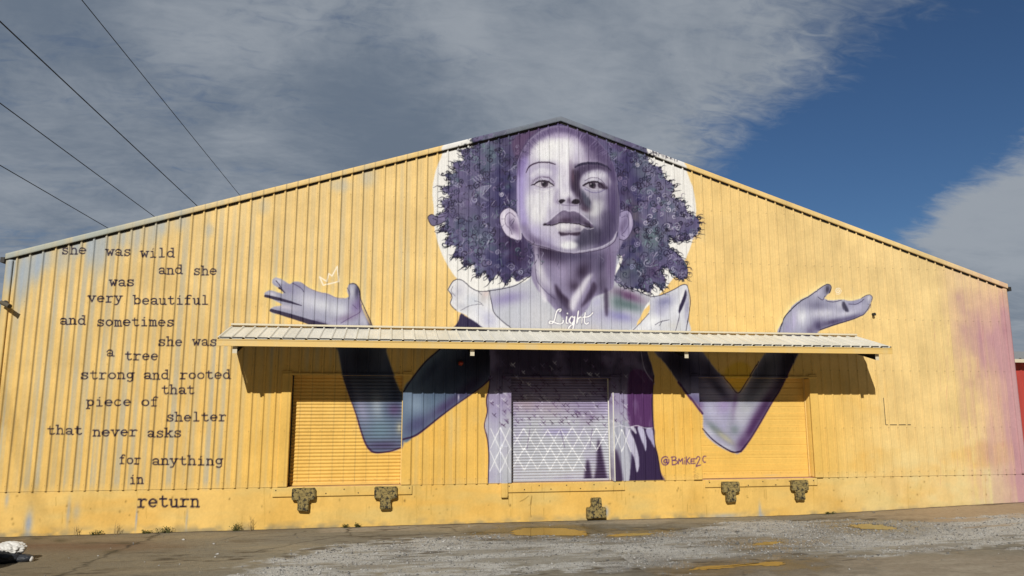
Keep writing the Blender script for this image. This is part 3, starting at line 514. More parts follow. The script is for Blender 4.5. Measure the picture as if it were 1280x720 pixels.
# dark undersides drawn with the ribs in mind
for a_, b_, w in (((332, 370), (377, 382), (3.5, 4, 3, 1)), ((339, 388), (406, 409), (4, 5.5, 6, 9)), ((349, 360), (356, 366), (2.5, 2, 1)), ((345, 351), (352, 360), (1.2, 1, .8))):
    stroke([a_, ((a_[0]+b_[0])/2, (a_[1]+b_[1])/2-.6), b_], w, (62, 50, 88), .9, .6)
poly([(392, 402), (404, 404), (414, 410), (422, 418), (404, 418)], (76, 64, 104), .85, 1.4)
stroke([(366, 354), (376, 360), (380, 365)], 1.0, (96, 84, 126), .8); stroke([(436, 374), (437, 366), (434, 360)], .8, (84, 74, 112), .8)
stroke([(376, 353), (386, 360), (398, 365), (410, 368), (420, 372), (430, 373)], .9, (140, 128, 166), .7)
stroke([(441, 381), (446, 386)], .7, (90, 74, 110), .8); stroke([(426, 404), (440, 396), (450, 390), (452, 380)], 1.0, (110, 84, 140), .7)
stroke([(437, 355), (444, 355), (449, 362), (451, 374), (456, 386), (464, 404), (467, 416)], [1.0, 1.2, 1.6, 1.0, 1.2, 2.0], (48, 40, 70), .95)
poly([(453, 384), (459, 394), (466, 412), (462, 418), (459, 400)], (80, 70, 104), .7, 1.0)
# crown doodle
stroke([(399.5, 346), (408.5, 352), (411, 342), (415, 345), (421.5, 333), (423.5, 352), (404, 356.5), (399.5, 346)], 1.5, (250, 240, 220), .92, .4, sm=False)
HR = [(974, 418), (977, 404), (983, 393), (990, 383), (1000, 375), (1010, 370), (1020, 363), (1030, 356.5), (1036, 355), (1039, 358), (1038, 365), (1032, 370), (1031, 374), (1040, 375.5), (1052, 374.5), (1064, 376), (1076, 373), (1084, 369), (1089, 369), (1090.5, 373), (1087, 380), (1086, 386), (1080, 393), (1066, 399), (1050, 404), (1036, 409), (1024, 413), (1016, 420)]
for k, a in ((5, .4), (2.5, .7)): poly(np.array(HR)+[-2, -1.5], (250, 232, 168), a, k)
hrm = full(HR, .5); poly(HR, (172, 172, 198), 1, .5)
for b in ((1020, 382, 16, 7, (140, 138, 168), .9, 0), (1030, 392, 22, 6, (214, 214, 226), .8, -5), (1002, 396, 10, 12, (226, 228, 236), .95, 0), (992, 400, 4, 16, (196, 190, 226), .8, 10), (1058, 392, 16, 4, (210, 210, 226), .8, -12), (1050, 380, 8, 6, (206, 206, 222), .8, 0), (1072, 384, 12, 5, (196, 194, 220), .7, -15), (1086, 373, 3, 5, (216, 216, 226), .9, 20), (1022, 367, 7, 4, (196, 194, 216), .8, -35), (1034, 362, 4, 7, (82, 78, 100), .9, 20), (1062, 398, 26, 3, (110, 102, 146), .8, -16), (1040, 403, 16, 4, (96, 86, 130), .9, -14), (1022, 408, 10, 8, (92, 82, 126), .9, -30), (1012, 414, 6, 6, (120, 110, 148), .8, 0), (984, 410, 5, 8, (168, 162, 202), .7, 0), (1068, 379, 14, 3, (160, 158, 196), .7, -12)): blob(*b[:4], b[4], b[5], b[6], clip=hrm, tex=.55+vbr*.8)
poly([(1053, 377), (1057, 380), (1061, 389), (1056, 389), (1053, 384)], (80, 76, 104), .9, .6)
stroke([(1032, 376), (1042, 377.5), (1052, 375)], .9, (70, 62, 96), .8); stroke([(1022, 371), (1028, 375), (1031, 370)], .9, (60, 52, 86), .8)
stroke([(1061, 380), (1071, 380), (1080, 374)], 1.0, (80, 74, 110), .8); stroke([(1085, 380), (1088, 382), (1085, 388)], .7, (90, 84, 118), .7)
stroke([(973, 420), (978, 402), (985, 391), (1000, 377), (1012, 370), (1030, 357), (1036, 355.5), (1039, 359), (1037, 366)], [1.2, 1.4, 1.2, .9, 1.0, 1.4], (44, 40, 62), .92)
stroke([(1080, 393), (1066, 399), (1040, 407), (1024, 413)], [1.0, 1.4, 1.8, 1.4], (70, 60, 100), .9, .6); stroke([(1076, 373), (1085, 368.6), (1090.5, 372), (1086, 384), (1080, 393)], .9, (60, 54, 84), .8)
spiral(1047.5, 363.5, 4.6, 2.0, 2.2, 1.1, (252, 246, 230), .95)

# ---- arms in the lower part
AU = (124, 146, 172); AD = (72, 64, 112); AE = (56, 36, 78)
FL = [(417, 422), (423, 440), (428, 468), (436, 492), (441, 506), (446, 520), (450, 534), (456, 552), (462, 563), (470, 567), (488, 565), (502, 560), (506, 540), (507, 500), (500, 486), (490, 462), (483, 440), (478, 422)]
poly(FL, (116, 132, 160), 1, .8); flm = full(FL, .8)
for b in ((470, 500, 8, 26, (190, 200, 208), .8, -10), (452, 508, 8, 22, (176, 172, 204), .8, -12), (490, 516, 10, 12, (96, 120, 150), .7, 0), (494, 512, 8, 8, (120, 84, 142), .8, 0), (476, 540, 14, 16, (120, 150, 168), .8, 0), (480, 558, 22, 6, (92, 74, 124), .9, 0), (500, 535, 4, 8, (206, 190, 140), .6, 0), (452, 470, 14, 30, (120, 128, 150), .7, -10), (470, 450, 14, 30, (150, 156, 170), .6, -10), (492, 480, 6, 30, (66, 74, 108), .7, -12), (435, 480, 5, 34, (76, 72, 116), .7, -12)): blob(*b[:4], b[4], b[5], b[6], clip=flm, tex=.6+mott*.7)
stroke([(428, 468), (436, 492), (446, 520), (450, 534), (456, 552), (462, 562), (470, 566.5), (488, 565), (502, 560)], [.6, 1.2, 2.0, 2.0, 2.4, 1.8, 1.6], (84, 40, 98), .92)
UA = [(504, 550), (504, 490), (516, 472), (532, 452), (548, 438), (560, 426), (600, 414), (628, 420), (632, 440), (622, 462), (606, 480), (590, 492), (570, 506), (550, 521), (530, 537), (518, 545)]
poly(UA, (118, 140, 168), 1, .8); uam = full(UA, .8)
for b in ((520, 505, 14, 14, (156, 176, 198), .8, 0), (545, 500, 16, 14, (124, 150, 176), .7, -35), (520, 532, 16, 10, (92, 88, 140), .8, -30), (560, 506, 26, 7, (92, 70, 128), .85, -36), (590, 480, 20, 8, (80, 56, 110), .8, -40), (560, 470, 26, 16, (98, 112, 148), .7, -36), (600, 446, 26, 16, (62, 62, 100), .8, -30), (540, 462, 20, 6, (60, 72, 112), .7, -50)): blob(*b[:4], b[4], b[5], b[6], clip=uam, tex=.6+mott*.7)
for b in ((452, 452, 26, 30, (40, 42, 66), .75, 0), (470, 475, 22, 22, (62, 74, 104), .6, 0)): blob(*b[:4], b[4], b[5], b[6], clip=flm)
for b in ((600, 448, 40, 26, (34, 34, 60), .85, -30), (560, 470, 34, 20, (60, 74, 104), .6, -38)): blob(*b[:4], b[4], b[5], b[6], clip=uam)
stroke([(504, 549), (518, 545), (530, 537), (550, 521), (570, 506), (590, 492), (606, 480), (622, 462)], [2.2, 2.4, 2, 1.6, 1.6, 2], (70, 34, 88), .92, .8)
stroke([(504, 490), (516, 472), (532, 452), (548, 438), (562, 424)], 1.8, (46, 40, 80), .9, 1)
blob(573, 497, 1.0, 4, (236, 232, 240), .7)
RU = [(814, 424), (818, 440), (832, 455), (848, 478), (860, 494), (870, 505), (877, 517), (879, 540), (890, 553), (904, 562), (918, 567), (926, 565), (934, 552), (925, 520), (922, 490), (914, 482), (902, 470), (890, 456), (880, 442), (870, 430), (862, 424)]
poly(RU, (176, 174, 204), 1, .8); rum = full(RU, .8)
RF = [(918, 567), (926, 565), (938, 548), (952, 526), (966, 502), (974, 490), (984, 468), (996, 446), (1004, 430), (1006, 422), (968, 422), (964, 430), (952, 448), (938, 470), (926, 486), (918, 496), (910, 520), (906, 550)]
poly(RF, (176, 176, 200), 1, .8); rfm = full(RF, .8)
am = np.maximum(rum, rfm)
for b in ((890, 515, 18, 10, (196, 196, 220), .85, 40), (886, 540, 10, 10, (206, 208, 226), .85, 35), (892, 536, 16, 5, (128, 142, 148), .8, 40), (906, 548, 14, 4, (176, 170, 130), .7, 35), (868, 500, 10, 8, (110, 96, 156), .8, 45), (870, 512, 6, 10, (140, 92, 156), .7, 40), (905, 505, 10, 14, (176, 156, 206), .8, 30), (918, 505, 4, 16, (130, 96, 158), .85, 10), (918, 538, 6, 6, (130, 146, 150), .8, 0), (930, 510, 12, 12, (206, 208, 214), .85, -40), (924, 520, 8, 14, (200, 200, 214), .8, -20), (940, 535, 7, 32, (98, 58, 118), .95, 32), (956, 508, 7, 26, (92, 54, 112), .9, 32), (928, 555, 8, 12, (110, 70, 128), .85, 30), (980, 470, 8, 40, (66, 48, 92), .8, 28), (960, 465, 12, 36, (150, 156, 160), .7, 32), (945, 480, 10, 30, (92, 96, 120), .7, 36), (862, 462, 30, 12, (84, 80, 130), .8, 52), (896, 484, 20, 6, (70, 68, 104), .8, 45), (905, 560, 12, 4, (214, 216, 226), .7, 25)): blob(*b[:4], b[4], b[5], b[6], clip=am, tex=.6+mott*.7)
for b in ((845, 455, 30, 26, (36, 30, 58), .85, 45), (885, 462, 22, 12, (52, 44, 76), .7, 45), (985, 450, 18, 34, (40, 34, 56), .8, 28), (955, 462, 14, 22, (70, 68, 88), .6, 34)): blob(*b[:4], b[4], b[5], b[6], clip=am)
poly([(905, 466), (922, 490), (940, 464), (924, 452)], (238, 192, 60), .75, 1.6)
stroke([(848, 478), (860, 494), (877, 517)], 3, (84, 44, 112), .85, 1.2)
stroke([(877, 536), (890, 550), (904, 560), (916, 566), (926, 565)], [1.4, 1.8, 2.2, 2.2], (66, 34, 80), .95, .5)
stroke([(926, 565), (938, 549), (952, 526), (966, 502), (976, 486), (990, 456)], [2.6, 2.2, 1.8, 2], (70, 34, 86), .85, 1.2)
stroke([(902, 469), (912, 480), (922, 491), (932, 478), (948, 452)], 1.4, (60, 44, 90), .85, .6)

# ---- dress
DR = [(612, 422), (613, 460), (612, 482), (608, 500), (609, 515), (606, 532), (609, 548), (611, 570), (610, 590), (610, 606), (826, 606), (824, 588), (820, 566), (816, 552), (818, 540), (815, 520), (815, 490), (818, 470), (812, 450), (806, 430), (803, 422)]
drm = full(DR, .5, False)
poly(DR, (196, 198, 208), 1, .5, sm=False)
up = np.clip((zs-2.75)/.5, 0, 1)[:, None]*drm
P += (C3((164, 150, 190))-P)*(up*.8)[..., None]
P += (C3((70, 60, 96))-P)*(np.clip((zs-3.5)/.8, 0, 1)[:, None]*drm*.85)[..., None]
P += (C3((176, 164, 206))-P)*(drm*np.clip((mott-.5)*4, 0, 1)*.5)[..., None]
for b in ((655, 505, 16, 10, (206, 176, 150), .35), (690, 510, 22, 12, (206, 190, 166), .3), (700, 540, 20, 6, (170, 156, 222), .5), (735, 520, 12, 10, (120, 84, 140), .35), (620, 560, 10, 40, (206, 210, 220), .6), (640, 580, 12, 20, (206, 206, 212), .5), (700, 580, 40, 20, (206, 210, 214), .5), (618, 520, 8, 16, (170, 158, 202), .7)): blob(*b[:4], b[4], b[5], clip=drm, tex=.4+mott)
# purple side panel and dark skirt
pp = [(786, 470), (786, 535), (800, 538), (816, 540), (815, 520), (815, 490), (817, 474), (800, 462)]
poly(pp, (112, 62, 128), .95, .8, tex=.6+vbr*.9)
poly([(766, 606), (772, 560), (780, 536), (800, 534), (817, 536), (818, 552), (822, 570), (825, 588), (827, 606)], (72, 50, 100), .95, .6)
poly([(768, 606), (766, 560), (770, 532), (786, 530), (790, 560), (784, 606)], (176, 178, 196), .9, .8)
for pts, c in (([(764, 536), (768, 560), (773, 604), (764, 606)], (206, 206, 218)), ([(772, 534), (780, 545), (787, 575), (786, 604), (780, 604), (776, 570)], (196, 198, 212)), ([(783, 534), (792, 548), (798, 568), (799, 582), (796, 590), (792, 572), (784, 552)], (206, 204, 226)), ([(788, 534), (793, 534), (796, 542), (792, 540)], (216, 214, 232)), ([(797, 534), (804, 536), (808, 552), (807, 564), (804, 556), (800, 545)], (206, 204, 230)), ([(808, 536), (815, 536), (818, 548), (818, 560), (814, 552), (809, 544)], (190, 186, 220))): poly(pts, c, .95, .5)
for pts in ([(768, 562), (774, 575), (778, 604), (768, 604)], [(743, 606), (746, 585), (748, 550), (752, 560), (758, 590), (760, 606)], [(731, 606), (733, 580), (736, 576), (739, 590), (741, 606)]): poly(pts, (72, 48, 92), .85, .9)
stroke([(765, 534), (775, 532), (786, 534), (796, 532), (806, 535), (817, 535)], [.8, 1.2, .8], (226, 224, 238), .8)
for p_ in ([(797, 412), (801, 440), (806, 462), (818, 480)],): stroke(p_, 1.2, (196, 190, 216), .8)
for k in range(6): stroke([(767+k*2, 470), (776+k*3, 452-k), (790+k*3, 460+k*2), (806, 478)], .6, (150, 120, 170), .35)
stroke([(613, 470), (611, 486), (608, 500), (609, 515), (605.5, 532), (609, 548), (611, 570), (610, 606)], [1.4, 1.8, 1.2, 1.6, 1.2], (70, 34, 84), .9)
stroke([(817, 470), (815, 500), (816, 530), (818, 552), (822, 570), (825, 588), (828, 604)], [2.0, 1.4, 1.8, 1.4], (56, 32, 76), .9)
dg = np.random.default_rng(9)
for i in range(260):
    u = dg.uniform(611, 786); v = 445+dg.random()**.8*88
    if u < 700 and v < 452: continue
    s = dg.uniform(1.6, 2.6); c = [(98, 56, 110), (70, 40, 86), (222, 220, 234), (150, 134, 180), (120, 90, 140)][dg.integers(5)]
    a = dg.uniform(.4, .9)
    stroke([(u-s, v-s), (u+s, v+s)], .8, c, a, .4, sm=False)
    if dg.random() < .8: stroke([(u+s, v-s), (u-s*.2, v+s*.2)], .8, c, a, .4, sm=False)
    else: stroke([(u, v), (u, v+s*1.4)], .8, c, a, .4, sm=False)
for x0_, x1_, n_ in ((612, 636, 1), (639, 764, 4), (767, 788, 1)):
    w_ = (x1_-x0_)/n_
    for i in range(n_):
        for r_, (v0, v1) in enumerate(((536, 562), (562, 588))):
            cx_ = x0_+w_*(i+.5)+dg.uniform(-2, 2); j = dg.uniform(-2, 2)
            if x0_ == 767 and r_: continue
            if r_ and x0_ == 639 and i == n_-1 and r_: continue
            stroke([(cx_-w_*.5, v1+j), (cx_, v0+j), (cx_+w_*.55, v1+j+2)], [.8, 1.3, .8], (240, 241, 244), .9, .4, sm=False)
            stroke([(cx_-w_*.5, v0+1+j), (cx_, v1+2+j), (cx_+w_*.5, v0+j)], [.8, 1.3, .8], (240, 241, 244), .85, .4, sm=False)
for pts in ([(662, 536), (658, 562)], [(700, 536), (706, 560)], [(741, 536), (738, 560)]): stroke(pts, .8, (110, 80, 140), .6, sm=False)

# what the painter kept off the plinth, and the drier, greyer look of the dried colours
P[zs < 1.086] = BASE[zs < 1.086]
lum = P @ np.array([.3, .59, .11], np.float32)
cool = np.clip((P[..., 2]-P[..., 0]*.93)/.06, 0, 1)*(zs > 1.086)[:, None]
cool[:, (xs < -9.8) | (xs > 10.4)] = 0
Pd = P*(np.clip(lum, .02, 1)**.30*1.03)[..., None]; Pd = lum[..., None]*0+Pd
l2 = (Pd @ np.array([.3, .59, .11], np.float32))[..., None]; Pd = l2+(Pd-l2)*1.0
P += (Pd-P)*(cool*(1-.75*hairmask*(1-nkm)*(1-fm)))[..., None]
# ---- lettering
def arc(cx, cy, rx, ry, a0, a1, n=10):
    t = np.radians(np.linspace(a0, a1, n)); return [(cx+rx*math.cos(q), cy+ry*math.sin(q)) for q in t]
def sf(x, y, w=.14): return [(x-w, y), (x+w, y)]
bowl = arc(.3, .5, .24, .46, 0, 360, 16)
G = {
 'a': [arc(.28, .74, .2, .24, 60, 180, 6)[::-1]+[], [(.1, .84), (.2, .98), (.36, .96), (.48, .8), (.48, .5), (.42, .72), (.2, .72)][:0], arc(.27, .27, .19, .22, 0, 360, 12), [(.12, .9), (.28, 1.0), (.42, .94), (.47, .78), (.47, .12), (.52, .02), (.6, .03)]],
 'b': [[(.1, 1.45), (.1, 0)], sf(.05, 1.45, .08), arc(.32, .5, .22, .46, 0, 360, 14)],
 'c': [arc(.3, .5, .24, .47, 45, 320, 12)], 'd': [[(.5, 1.45), (.5, 0), (.6, 0)], sf(.43, 1.45, .08), arc(.28, .5, .22, .46, 0, 360, 14)],
 'e': [[(.07, .52), (.53, .52)], arc(.3, .5, .24, .46, 2, 315, 14)],
 'f': [[(.24, 0), (.24, 1.2), (.3, 1.42), (.44, 1.46), (.54, 1.36)], sf(.26, 0, .17), [(.08, .96), (.44, .96)]],
 'g': [arc(.27, .56, .2, .4, 0, 360, 13), [(.47, .98), (.47, -.2), (.38, -.4), (.22, -.42), (.1, -.32)], [(.47, .96), (.58, .96)]],
 'h': [[(.12, 1.45), (.12, 0)], sf(.07, 1.45, .07), sf(.12, 0, .1), [(.12, .74), (.26, .96), (.4, .94), (.47, .74), (.47, 0)], sf(.47, 0, .1)],
 'i': [[(.14, .96), (.3, .96), (.3, 0)], sf(.3, 0, .2), [(.29, 1.32), (.31, 1.36)]],
 'k': [[(.12, 1.45), (.12, 0)], sf(.07, 1.45, .07), sf(.12, 0, .1), [(.14, .4), (.46, .92)], sf(.46, .94, .1), [(.26, .58), (.48, 0)], sf(.5, 0, .1)],
 'l': [[(.16, 1.45), (.3, 1.45), (.3, 0)], sf(.3, 0, .2)],
 'm': [[(.03, .96), (.1, .96), (.1, 0)], sf(.1, 0, .06), [(.1, .8), (.2, .96), (.29, .86), (.3, 0)], sf(.31, 0, .05), [(.3, .8), (.42, .96), (.5, .84), (.51, 0)], sf(.53, 0, .06)],
 'n': [[(.04, .96), (.13, .96), (.13, 0)], sf(.13, 0, .1), [(.13, .74), (.26, .96), (.4, .94), (.47, .74), (.47, 0)], sf(.47, 0, .1)],
 'o': [bowl], 'p': [[(.03, .96), (.12, .96), (.12, -.42)], sf(.14, -.42, .12), arc(.33, .5, .21, .45, 0, 360, 14)],
 'r': [[(.06, .96), (.2, .96), (.2, 0)], sf(.21, 0, .18), [(.2, .66), (.3, .9), (.44, .97), (.55, .88)]],
 's': [[(.5, .98), (.5, .74), (.44, .9), (.28, .98), (.13, .86), (.14, .64), (.3, .52), (.46, .42), (.5, .2), (.38, .02), (.2, .02), (.1, .2)], [(.09, .3), (.09, 0)]],
 't': [[(.24, 1.3), (.24, .22), (.3, .04), (.44, .02), (.54, .16)], [(.06, .96), (.48, .96)]],
 'u': [[(.03, .96), (.13, .96), (.13, .22), (.2, .02), (.34, .02), (.47, .24)], [(.38, .96), (.47, .96), (.47, 0), (.58, 0)]],
 'v': [[(.1, .96), (.3, .02), (.5, .96)], sf(.1, .96, .1), sf(.5, .96, .1)],
 'w': [[(.06, .96), (.17, .02), (.3, .7), (.43, .02), (.54, .96)], sf(.07, .96, .09), sf(.53, .96, .09)],
 'y': [[(.1, .96), (.31, .02)], [(.5, .96), (.26, -.28), (.16, -.42), (.04, -.42)], sf(.1, .96, .1), sf(.5, .96, .1)],
}
INK = (34, 26, 50)
def words(txt, u0, u1, v0, xh=8.0, wd=1.55, dv=0.0, col=INK):
    n_ = len(txt); adv = (u1-u0)/(n_-.12); k = adv*.88/.6
    for i, ch in enumerate(txt):
        if ch not in G: continue
        bx = u0+i*adv; by = v0+dv*i/max(1, n_-1)+hr.uniform(-.25, .25)
        for s_ in G[ch]:
            if len(s_) < 2: continue
            pts = [(bx+x*k, by-y*xh) for x, y in s_]
            stroke(pts, wd, col, .95, .45, sm=len(pts) > 7)
for t_ in (('she', 77, 108, 317.5), ('was', 133, 164, 319.5), ('wild', 176, 218, 321.5), ('and', 198, 228, 342.5), ('she', 242, 271, 343.5), ('was', 137, 168, 357.5), ('very', 110, 153, 377.5), ('beautiful', 167, 261, 380.5), ('and', 75, 107, 405.5), ('sometimes', 121, 218, 407.5), ('she', 198, 228, 432.3), ('was', 241, 271.5, 432), ('a', 133, 142.5, 445.5), ('tree', 156, 198, 450), ('strong', 101, 168, 473.6), ('and', 180, 211, 474), ('rooted', 225, 288, 473.5), ('that', 202, 243, 492.5), ('piece', 108, 164, 507.5), ('of', 177, 198, 507.5), ('shelter', 208, 283, 526.3), ('that', 59, 103, 543), ('never', 116, 172, 545), ('asks', 184, 227, 546.3), ('for', 149, 176, 580), ('anything', 190, 279, 581), ('in', 162, 179.5, 604.5)): words(*t_, xh=7.6)
words('return', 172, 249.5, 633.6, 10.0, 2.1)
# script word on the chest
LG = [[(699.5, 389.5), (701.5, 387.5), (699, 386.5), (696, 389), (694.5, 394), (693, 400), (690.5, 404), (687, 404.5), (687, 401.8), (690.5, 401.8), (696, 404.2), (701, 404.8), (704, 402.5), (704.2, 400.5)], [(708.5, 396), (707.8, 403), (710, 404.2)], [(709.2, 391.6), (709.5, 392.2)], [(718, 397), (714, 396), (711.5, 401), (714, 404.5), (717, 402), (718.5, 396), (717, 408), (715, 412), (711, 411.5), (712, 408), (717, 405)], [(723, 389), (721, 404), (723, 398), (727, 397), (727, 404)], [(731.5, 391), (730.5, 402), (733, 405), (735.5, 403.5)], [(729, 396.5), (736, 395.5), (741, 391)]]
for s_ in LG: stroke(s_, 3.2, (66, 54, 90), .6, .8)
for s_ in LG: stroke(s_, 1.8, (250, 250, 250), 1, .4)
# signature beside the skirt and the one up on the eave trim
SG = (92, 44, 110)
def tag_letters(L, col, w, ox=0, oy=0):
    for s_ in L: stroke([(x+ox, y+oy) for x, y in s_], w, col, .95, .45, sm=len(s_) > 5)
tag_letters([arc(831.5, 576, 4.6, 5.4, -20, 310, 14), arc(831.5, 576.5, 1.9, 2.3, 0, 360, 9), [(833.6, 574), (834, 579), (836, 578)],
  [(840, 571.5), (840.5, 581)], [(839, 571.5), (843.5, 571), (845, 573.5), (841, 575.6), (846, 576), (846, 579.5), (840.5, 581)],
  [(848, 580), (848.5, 573.5), (850.5, 577), (852.8, 573), (853.5, 580)], [(855.5, 575.5), (855.5, 580)], [(855.2, 572.2), (855.7, 572.6)],
  [(858, 571), (858.2, 580.5)], [(862, 572), (858.4, 576), (862, 580)], [(868, 573.5), (863.8, 573.8), (863.5, 579.5), (868, 579)], [(863.6, 576.5), (867, 576.3)],
  [(869.5, 573.5), (871.5, 570.5), (874, 572.5), (872, 577.5), (869.5, 582.6), (872, 582), (875, 581)], arc(880, 575, 2.6, 4, -60, -290, 8)], SG, 1.35)
tag_letters([[(815, 190), (815.5, 196)], [(814.5, 190), (819, 190), (819.5, 192), (816, 193), (820, 194), (819, 196.5), (815.5, 196)], [(822, 197), (822.5, 192), (824, 195), (826, 192.5), (826.5, 198)], [(828.5, 194), (828.5, 198.5)], [(831, 194), (831, 200)], [(834, 195), (831.2, 197.5), (834.5, 200.5)], [(839, 197), (836.5, 196.5), (836.5, 201), (839, 201.8)], [(836.5, 199), (838.5, 199.3)], [(841.5, 199.5), (842, 203.5), (845, 203.8), (845.2, 200.4)]], (40, 34, 60), 1.1)
# faint scribbles by the right hand corner of the right door
for k in range(12): stroke([(868+dg.uniform(-3, 4), 578+k*1.7), (870+dg.uniform(-3, 4), 579+k*1.7)], .5, (120, 90, 70), .5, sm=False)
P = np.clip(P*(0.97+0.06*fine)[..., None], 0, 1)
ALB = 0.86
def lin(c): return np.where(c <= 0.04045, c/12.92, ((c+0.055)/1.055)**2.4)
PL = (lin(P)*ALB).astype(np.float32)
def sample(x, z):
    fx = np.clip((x-X0)/CELL-.5, 0, NX-1.001); fz = np.clip((z-Z0)/CELL-.5, 0, NZ-1.001)
    i = fx.astype(int); j = fz.astype(int); a = (fx-i)[..., None]; b = (fz-j)[..., None]
    return PL[j, i]*(1-a)*(1-b)+PL[j, i+1]*a*(1-b)+PL[j+1, i]*(1-a)*b+PL[j+1, i+1]*a*b
setup_camera(CAMP, CR, CU, CF, FPX)
def sdir(u, v):
    d = CF + CR*((u-640)/FPX) - CU*((v-360)/FPX); d = d/np.linalg.norm(d); return tuple(float(q) for q in d)
build_world([(sdir(1010, 250), .12, -.75), (sdir(1130, 190), .13, -.85), (sdir(1240, 120), .12, -.62), (sdir(1330, 60), .2, -.5), (sdir(930, 330), .10, -.55), (sdir(1080, 290), .10, -.6), (sdir(1230, 200), .06, -.25),
             (sdir(1275, 255), .075, .95), (sdir(1195, 285), .065, .75), (sdir(1125, 297), .05, .4), (sdir(1270, 330), .05, .5), (sdir(1420, 300), .15, .7), (sdir(200, 100), .35, .25), (sdir(760, 120), .22, .25)],
            [(sdir(255, 85), .07, .24), (sdir(350, 30), .07, .22), (sdir(590, 30), .05, .2), (sdir(760, 130), .22, .08), (sdir(1260, 270), .12, .35), (sdir(60, 30), .08, -.15), (sdir(480, 190), .15, -.1), (sdir(950, 60), .12, .12)])

# ------------------------------------------------------------------ helpers
def new_mat(name, col=(0.5, 0.5, 0.5), rough=0.6, metal=0.0, spec=0.4):
    m = bpy.data.materials.new(name); m.use_nodes = True; b = m.node_tree.nodes['Principled BSDF']
    b.inputs['Base Color'].default_value = tuple(col)+(1,); b.inputs['Roughness'].default_value = rough; b.inputs['Metallic'].default_value = metal; b.inputs['Specular IOR Level'].default_value = spec
    return m
class NT:
    def __init__(s, m): s.m = m; s.N = m.node_tree.nodes; s.L = m.node_tree.links; s.b = s.N['Principled BSDF']
    def coord(s, kind='Object'): return s.N.new('ShaderNodeTexCoord').outputs[kind]
    def noise(s, scale, detail=4, rough=.55, sc=(1, 1, 1), vec=None, dist=0):
        mp = s.N.new('ShaderNodeMapping'); mp.inputs['Scale'].default_value = sc; s.L.new(vec or s.coord(), mp.inputs[0])
        n = s.N.new('ShaderNodeTexNoise'); n.inputs['Scale'].default_value = scale; n.inputs['Detail'].default_value = detail; n.inputs['Roughness'].default_value = rough; n.inputs['Distortion'].default_value = dist
        s.L.new(mp.outputs[0], n.inputs['Vector']); return n.outputs[0]
    def ramp(s, v, a, b, lo=0.0, hi=1.0):
        r = s.N.new('ShaderNodeMapRange'); r.interpolation_type = 'SMOOTHSTEP'; s.L.new(v, r.inputs[0]); r.inputs[1].default_value = a; r.inputs[2].default_value = b; r.inputs[3].default_value = lo; r.inputs[4].default_value = hi; return r.outputs[0]
    def mix(s, f, a, b, mode='MIX'):
        x = s.N.new('ShaderNodeMix'); x.data_type = 'RGBA'; x.blend_type = mode
        for i, q in ((0, f), (6, a), (7, b)):
            if isinstance(q, (int, float)): x.inputs[i].default_value = q
            elif isinstance(q, tuple): x.inputs[i].default_value = tuple(q)+(1,)
            else: s.L.new(q, x.inputs[i])
        return x.outputs[2]
    def attr(s, name):
        a = s.N.new('ShaderNodeAttribute'); a.attribute_name = name; return a.outputs['Color']
    def attrf(s, name):
        a = s.N.new('ShaderNodeAttribute'); a.attribute_name = name; return a.outputs['Fac']
    def color(s, v): s.L.new(v, s.b.inputs['Base Color'])
    def rough(s, v): s.L.new(v, s.b.inputs['Roughness'])
    def bump(s, h, strength=.3, dist=.01):
        n = s.N.new('ShaderNodeBump'); n.inputs['Strength'].default_value = strength; n.inputs['Distance'].default_value = dist; s.L.new(h, n.inputs['Height']); s.L.new(n.outputs[0], s.b.inputs['Normal'])
def grey(v): return (v, v, v)
def mesh_obj(name, V, F, mat, parent=None, colors=None, floats=None, smooth=False):
    me = bpy.data.meshes.new(name); V = np.asarray(V, np.float32)
    if isinstance(F, np.ndarray) and F.ndim == 2:
        k = F.shape[1]; me.vertices.add(len(V)); me.vertices.foreach_set('co', V.ravel())
        me.loops.add(F.size); me.loops.foreach_set('vertex_index', F.astype(np.int32).ravel())
        me.polygons.add(len(F)); me.polygons.foreach_set('loop_start', np.arange(0, F.size, k, dtype=np.int32)); me.polygons.foreach_set('loop_total', np.full(len(F), k, np.int32))
        me.update(calc_edges=True)
    else:
        me.from_pydata([tuple(map(float, v)) for v in V], [], [tuple(f) for f in F]); me.update()
    if colors is not None:
        a = me.color_attributes.new('paint', 'FLOAT_COLOR', 'POINT'); c = np.ones((len(V), 4), np.float32); c[:, :3] = colors; a.data.foreach_set('color', c.ravel())
    for k_, v_ in (floats or {}).items():
        a = me.attributes.new(k_, 'FLOAT', 'POINT'); a.data.foreach_set('value', np.asarray(v_, np.float32).ravel())
    if smooth: me.polygons.foreach_set('use_smooth', np.ones(len(me.polygons), bool))
    me.materials.append(mat); o = bpy.data.objects.new(name, me); COL.objects.link(o)
    if parent: o.parent = parent
    return o
def tag(o, label=None, cat=None, group=None, kind=None):
    if label: o['label'] = label
    if cat: o['category'] = cat
    if group: o['group'] = group
    if kind: o['kind'] = kind
    return o
def empty(name, loc=(0, 0, 0)):
    o = bpy.data.objects.new(name, None); COL.objects.link(o); o.location = loc; o.empty_display_size = .3; return o
def grid_faces(nu, nv, keep=None):
    i = np.arange(nu-1)[:, None]*nv+np.arange(nv-1)[None]
    F = np.stack([i, i+nv, i+nv+1, i+1], -1)
    if keep is not None: F = F[keep]
    return F.reshape(-1, 4)
